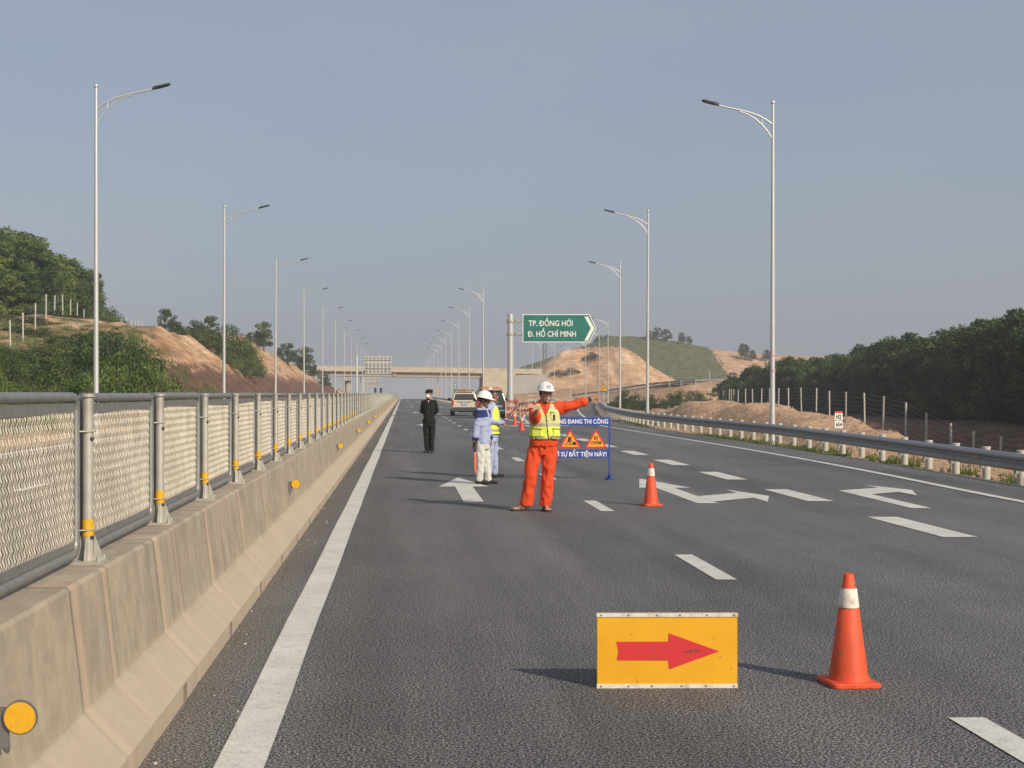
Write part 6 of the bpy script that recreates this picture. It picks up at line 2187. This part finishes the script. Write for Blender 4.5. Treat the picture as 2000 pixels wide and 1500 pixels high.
# --- generic standing figure ------------------------------------------------------
def shoes(parent, an, d, mname='shoe'):
    d = Vector((d[0], d[1], 0)).normalized(); a = Vector((an.x, an.y, 0))
    mb = MB()
    cap(mb, a - d * 0.05 + Vector((0, 0, 0.04)), a + d * 0.03 + Vector((0, 0, 0.05)), 0.040, 0.044)
    cap(mb, a + d * 0.02 + Vector((0, 0, 0.045)), a + d * 0.15 + Vector((0, 0, 0.034)), 0.042, 0.034, flat=0.8)
    cap(mb, a + Vector((0, 0, 0.05)), a + Vector((0, 0, 0.09)), 0.045, 0.045)
    me_ = remesh('shoe', mb, 0.009, 2)
    cut_faces(me_, lambda c: False)
    co = np.zeros(len(me_.vertices) * 3); me_.vertices.foreach_get('co', co); co = co.reshape(-1, 3); co[:, 2] = np.maximum(co[:, 2], 0.0)
    me_.vertices.foreach_set('co', co.ravel()); me_.materials.clear(); me_.materials.append(M[mname]); me_.update()
    return link('shoe', me_, parent)

def figure(label, loc, H, face, J, top_m, leg_m, skin='skin', jw=1.0, cuffs=None, head_pitch=0.0, voxel=0.008, foot_d=None, hands=None, curls=0.5, head_off=(0, -0.03), hf=None):
    """J: joint positions in metres (x to the picture's right, y away from the camera, z up), for a body facing 'face' degrees"""
    t = thing('person', label, 'person', loc)
    fr = R(face)
    fwd = Vector((math.sin(fr), -math.cos(fr), 0)); sd = Vector((math.cos(fr), math.sin(fr), 0))
    Pt = lambda v: sd * v[0] - fwd * v[1] + Vector((0, 0, v[2]))     # local: x = own left seen from front, y = back
    J = {k: Pt(v) for k, v in J.items()}
    hfr = R(face if hf is None else hf)
    hz = H - 0.125
    hc = Pt((head_off[0], head_off[1], hz))
    F = head_frame(hc, hfr, R(head_pitch))
    b = MB(); head_shapes(b, F, 0.98)
    nk = Pt((0, 0.0, H - 0.30))
    cap(b, F @ Vector((0, 0.025, -0.07)), nk, 0.052, 0.060)
    def ts(mb, off, zs, top=None):
        torso(mb, [(Pt((0, y, z)), w + off, d + off, fr) for (z, w, d, y) in zs])
    sh = H - 0.32
    ts(b, 0, [(sh + 0.03, 0.07, 0.06, 0), (sh - 0.02, 0.16, 0.08, 0), (sh - 0.18, 0.15, 0.10, 0), (sh - 0.36, 0.13, 0.09, 0), (sh - 0.50, 0.14, 0.10, 0), (sh - 0.58, 0.12, 0.09, 0)])
    for s in 'RL':
        limb(b, [J['S' + s], J['E' + s], J['W' + s]], [0.05, 0.040, 0.027])
        limb(b, [J['H' + s], J['K' + s], J['A' + s]], [0.066, 0.044, 0.034])
        hd = (hands or {}).get(s, ((0, 0, -1), (0, -1, 0)))
        hand(b, J['W' + s], Pt(hd[0]), Pt(hd[1]), curl=curls, spread=0.12, s=0.97, thumb_side=1 if s == 'R' else -1, thumb_out=0.6)
        cap(b, J['A' + s], J['A' + s] + Vector((0, 0, -0.03)), 0.036, 0.03)
    bm_ = remesh('body', b, 0.0065, 3)
    hp = head_paint(F, 0.98)
    paint_faces(bm_, [skin, 'hair', 'lips'], lambda c, n: (hp(c) or 0))
    link('body', bm_, t)
    hair_cap(t, F, 0.98)
    # trousers
    m = MB()
    ts(m, 0, [(sh - 0.47, 0.158 * jw, 0.112, 0.0), (sh - 0.56, 0.172 * jw, 0.122, 0.01), (sh - 0.66, 0.165 * jw, 0.118, 0.01)])
    for s in 'RL':
        limb(m, [J['H' + s], J['K' + s] + Vector((0, 0, 0.05)), J['K' + s], J['A' + s] + Vector((0, 0, 0.0))], [0.098 * max(jw, 0.92), 0.080, 0.074, 0.066], n=16)
    me_ = remesh('trousers', m, voxel, 3, 0.5, foldfn(7, 0.012, 4, (1.4, 1.4, 1.1)))
    cut_faces(me_, lambda c: c.z < 0.055)
    me_.materials.clear(); me_.materials.append(M[leg_m]); link('trousers', me_, t)
    # jacket
    m = MB()
    ts(m, 0, [(sh + 0.055, 0.075, 0.07, 0.0), (sh + 0.01, 0.15, 0.095, 0), (sh - 0.06, 0.190 * jw, 0.115, 0), (sh - 0.20, 0.188 * jw, 0.128, 0), (sh - 0.38, 0.175 * jw, 0.122, 0), (sh - 0.52, 0.182 * jw, 0.128, 0.005), (sh - 0.57, 0.178 * jw, 0.124, 0.005)])
    cap(m, nk + Vector((0, 0, 0.04)), nk + Vector((0, 0, -0.02)), 0.068, 0.08)
    for s in 'RL':
        wv = J['E' + s] + (J['W' + s] - J['E' + s]) * 0.86
        limb(m, [J['S' + s] + Vector((0, 0, -0.01)), J['E' + s], wv], [0.074, 0.060, 0.048], n=14)
    me_ = remesh('jacket', m, voxel, 3, 0.5, foldfn(8, 0.010, 7, (1, 1, 1.3)))
    me_.materials.clear(); me_.materials.append(M[top_m]); jk = link('jacket', me_, t)
    for s in 'RL':
        fd = Pt((foot_d or {}).get(s, (0, -1, 0)))
        shoes(t, J['A' + s], fd)
    return t, F, J, Pt, jk, sh, fr

# worker with the baton, side on, looking right
PX_, PY_ = at(943, 25.25), 25.25
Jw = dict(SR=(-0.160, 0.0, 1.285), ER=(-0.175, 0.05, 1.00), WR=(-0.185, 0.08, 0.765), SL=(0.160, 0.0, 1.285), EL=(0.185, -0.02, 1.0), WL=(0.165, -0.08, 0.78),
          HR=(-0.068, 0.01, 0.79), KR=(-0.085, 0.0, 0.44), AR=(-0.09, 0.02, 0.085), HL=(0.068, 0.01, 0.79), KL=(0.075, -0.03, 0.44), AL=(0.07, -0.07, 0.085))
t, F, J, Pt, jk, sh, fr = figure('worker in pale blue jacket and off white trousers, white helmet, holding a red baton down', (PX_, PY_, 0), 1.595, 63, Jw, 'blue_cloth', 'white_cloth', 'skin_tan', head_pitch=10, curls=0.55, hf=80, jw=0.86,
                                 foot_d={'R': (0.05, -1, 0), 'L': (0.2, -1, 0)})
# navy yoke and cuffs painted as cloth panels of the jacket
def jp(c, n):
    lx = (c - Pt((0, 0, c.z))).dot(Pt((1, 0, 0)))
    if sh - 0.085 - 0.1 * abs(lx) < c.z < sh + 0.035 and abs(lx) > 0.03: return 1
    if (c - J['WR']).length < 0.085 or (c - J['WL']).length < 0.085: return 1
    return 0
paint_faces(jk.data, ['blue_cloth', 'navy_cloth'], jp)
helmet(t, F, 1.03, emblem=False, brim_all=True)
bt = thing('baton', 'red traffic baton with black grip held pointing down beside white trousers', 'baton', (PX_ + J['WR'].x, PY_ + J['WR'].y - 0.02, 0))
bt.location.y -= 0.02
mb = MB(); mb.tube([(0.0, -0.02, 0.75), (0.005, -0.02, 0.60)], 0.017, 12); mb.tube([(0.005, -0.02, 0.60), (0.006, -0.02, 0.575)], 0.024, 12); mb.build('grip', 'black', bt)
mb = MB(); mb.tube([(0.006, -0.02, 0.575), (0.012, -0.02, 0.22), (0.012, -0.02, 0.21)], [0.023, 0.021, 0.012], 12); mb.build('light_tube', 'baton_red', bt)

# second worker, partly hidden behind him
Jb = dict(SR=(-0.18, 0.0, 1.33), ER=(-0.24, -0.03, 1.08), WR=(-0.06, -0.20, 1.03), SL=(0.18, 0.0, 1.33), EL=(0.235, -0.05, 1.08), WL=(0.06, -0.22, 1.02),
          HR=(-0.09, 0.01, 0.83), KR=(-0.10, 0.0, 0.46), AR=(-0.11, 0.02, 0.085), HL=(0.09, 0.01, 0.83), KL=(0.10, -0.02, 0.46), AL=(0.12, -0.03, 0.085))
hb_ = {'R': ((0.7, -0.5, 0), (0, -0.3, 1)), 'L': ((-0.7, -0.5, 0), (0, -0.3, 1))}
t, F, J, Pt, jk, sh, fr = figure('worker in pale blue overalls and lime vest, mostly hidden behind the man with the baton', (at(960, 27.2), 27.2, 0), 1.66, 70, Jb, 'blue_cloth', 'blue_cloth', 'skin_tan', hands=hb_, hf=75,
                                 foot_d={'R': (0.0, -1, 0), 'L': (0.1, -1, 0)})
m = MB()
torso(m, [(Pt((0, 0, z)), w, d, fr) for z, w, d in ((sh + 0.035, 0.115, 0.09), (sh - 0.03, 0.165, 0.115), (sh - 0.12, 0.195, 0.137), (sh - 0.38, 0.198, 0.142), (sh - 0.53, 0.20, 0.145))])
me_ = remesh('vest', m, 0.009, 2, 0.5, foldfn(7, 0.006, 5))
cut_faces(me_, lambda c: c.z > sh + 0.015 or c.z < sh - 0.515 or (c - J['SR']).length < 0.075 or (c - J['SL']).length < 0.075, 0.003)
paint_faces(me_, ['vest_lime', 'reflective_grey', 'dark_grey'], lambda c, n: 1 if (sh - 0.33 < c.z < sh - 0.28 or sh - 0.47 < c.z < sh - 0.42) else (2 if c.z < sh - 0.505 else 0))
link('vest', me_, t)

# officer in black with a mask, hands behind the back
OY = 38.5
Jo = dict(SR=(-0.145, 0.0, 1.36), ER=(-0.20, 0.08, 1.12), WR=(-0.04, 0.17, 1.0), SL=(0.145, 0.0, 1.36), EL=(0.20, 0.08, 1.12), WL=(0.04, 0.20, 0.99),
          HR=(-0.09, 0.01, 0.86), KR=(-0.075, 0.0, 0.48), AR=(-0.055, 0.02, 0.085), HL=(0.09, 0.01, 0.86), KL=(0.085, 0.0, 0.48), AL=(0.085, -0.02, 0.085))
ho = {'R': ((0.8, 0.2, -0.3), (0, 1, 0)), 'L': ((-0.8, 0.2, -0.3), (0, 1, 0))}
t, F, J, Pt, jk, sh, fr = figure('officer in black uniform, black cap and white face mask standing hands behind the back', (at(838, OY), OY, 0), 1.70, -8, Jo, 'black_cloth', 'black_cloth', 'skin', hands=ho, hf=-45,
                                 foot_d={'R': (-0.4, -1, 0), 'L': (0.15, -1, 0)}, jw=0.84)
mb = MB()
n = 28
def cr(z, rx, ry, yo=0.0): return [F @ Vector((rx * math.cos(2 * math.pi * k / n), ry * math.sin(2 * math.pi * k / n) + 0.012 + yo, z)) for k in range(n)]
mb.rings([cr(0.035, 0.082, 0.102), cr(0.075, 0.084, 0.105), cr(0.105, 0.094, 0.115), cr(0.125, 0.080, 0.095), cr(0.130, 0.03, 0.04)], smooth=True)
P_ = [(-0.075, -0.06), (-0.06, -0.115), (0, -0.165), (0.06, -0.115), (0.075, -0.06)]
mb.rings([[F @ Vector((x, y, 0.052 + 0.12 * (y + 0.06))) for x, y in P_], [F @ Vector((x, y, 0.062 + 0.12 * (y + 0.06))) for x, y in P_]])
cp = mb.build('cap', 'black_cloth', t)
mb = MB(); mb.ball(F @ Vector((0, -0.104, 0.105)), (0.014, 0.008, 0.014), 10); mb.build('badge', 'chrome', cp)
mb = MB(); mb.ball((0, 0, 0), (1, 1, 1), 22)
vs = [Vector((v[0] * 0.066, v[1] * 0.085 - 0.030, v[2] * 0.062 - 0.048)) for v in mb.v]
mk_ = MB(); mk_.add([tuple(F @ v) for v in vs], [f for f in mb.f if (sum((vs[i] for i in f), Vector()) / len(f)).y < -0.03], True)
mk_.m = 0
mk_.build('face_mask', 'white', t, fix=False)
mb = MB()
for q in (-1, 1):
    c = Pt((q * 0.05, -0.100, sh + 0.01)); mb.box(tuple(c), (0.014, 0.012, 0.024), fr)
mb.build('collar_patch', 'sign_red', t)
mb = MB(); mb.box(tuple(Pt((0, -0.098, sh + 0.005))), (0.02, 0.012, 0.05), fr); mb.build('shirt', 'white', t)
mb = MB()
for k in range(3): mb.ball(Pt((0.0, -0.131, sh - 0.15 - 0.12 * k)), 0.008, 8)
mb.build('button', 'chrome', t)

# ------------------------------------------------------------------ thin haze in the air
mh = bpy.data.materials.new('haze_air')
nt, N, L, bb_ = nodes_of(mh)
N.remove(bb_)
pv = N.new('ShaderNodeVolumePrincipled')
pv.inputs['Color'].default_value = (0.66, 0.70, 0.78, 1)
pv.inputs['Density'].default_value = HAZE
pv.inputs['Anisotropy'].default_value = 0.0
L.new(pv.outputs[0], N['Material Output'].inputs['Volume'])
for l_ in list(N['Material Output'].inputs['Surface'].links): L.remove(l_)
zmin = float(GZ.min())
mb = MB(); mb.box((0, 3250, (zmin - 1 + 34) / 2), (15000, 12600, 34 - (zmin - 1)))
M['haze_air'] = mh
hz_ = mb.build('haze', 'haze_air')
tag(hz_, kind='stuff')
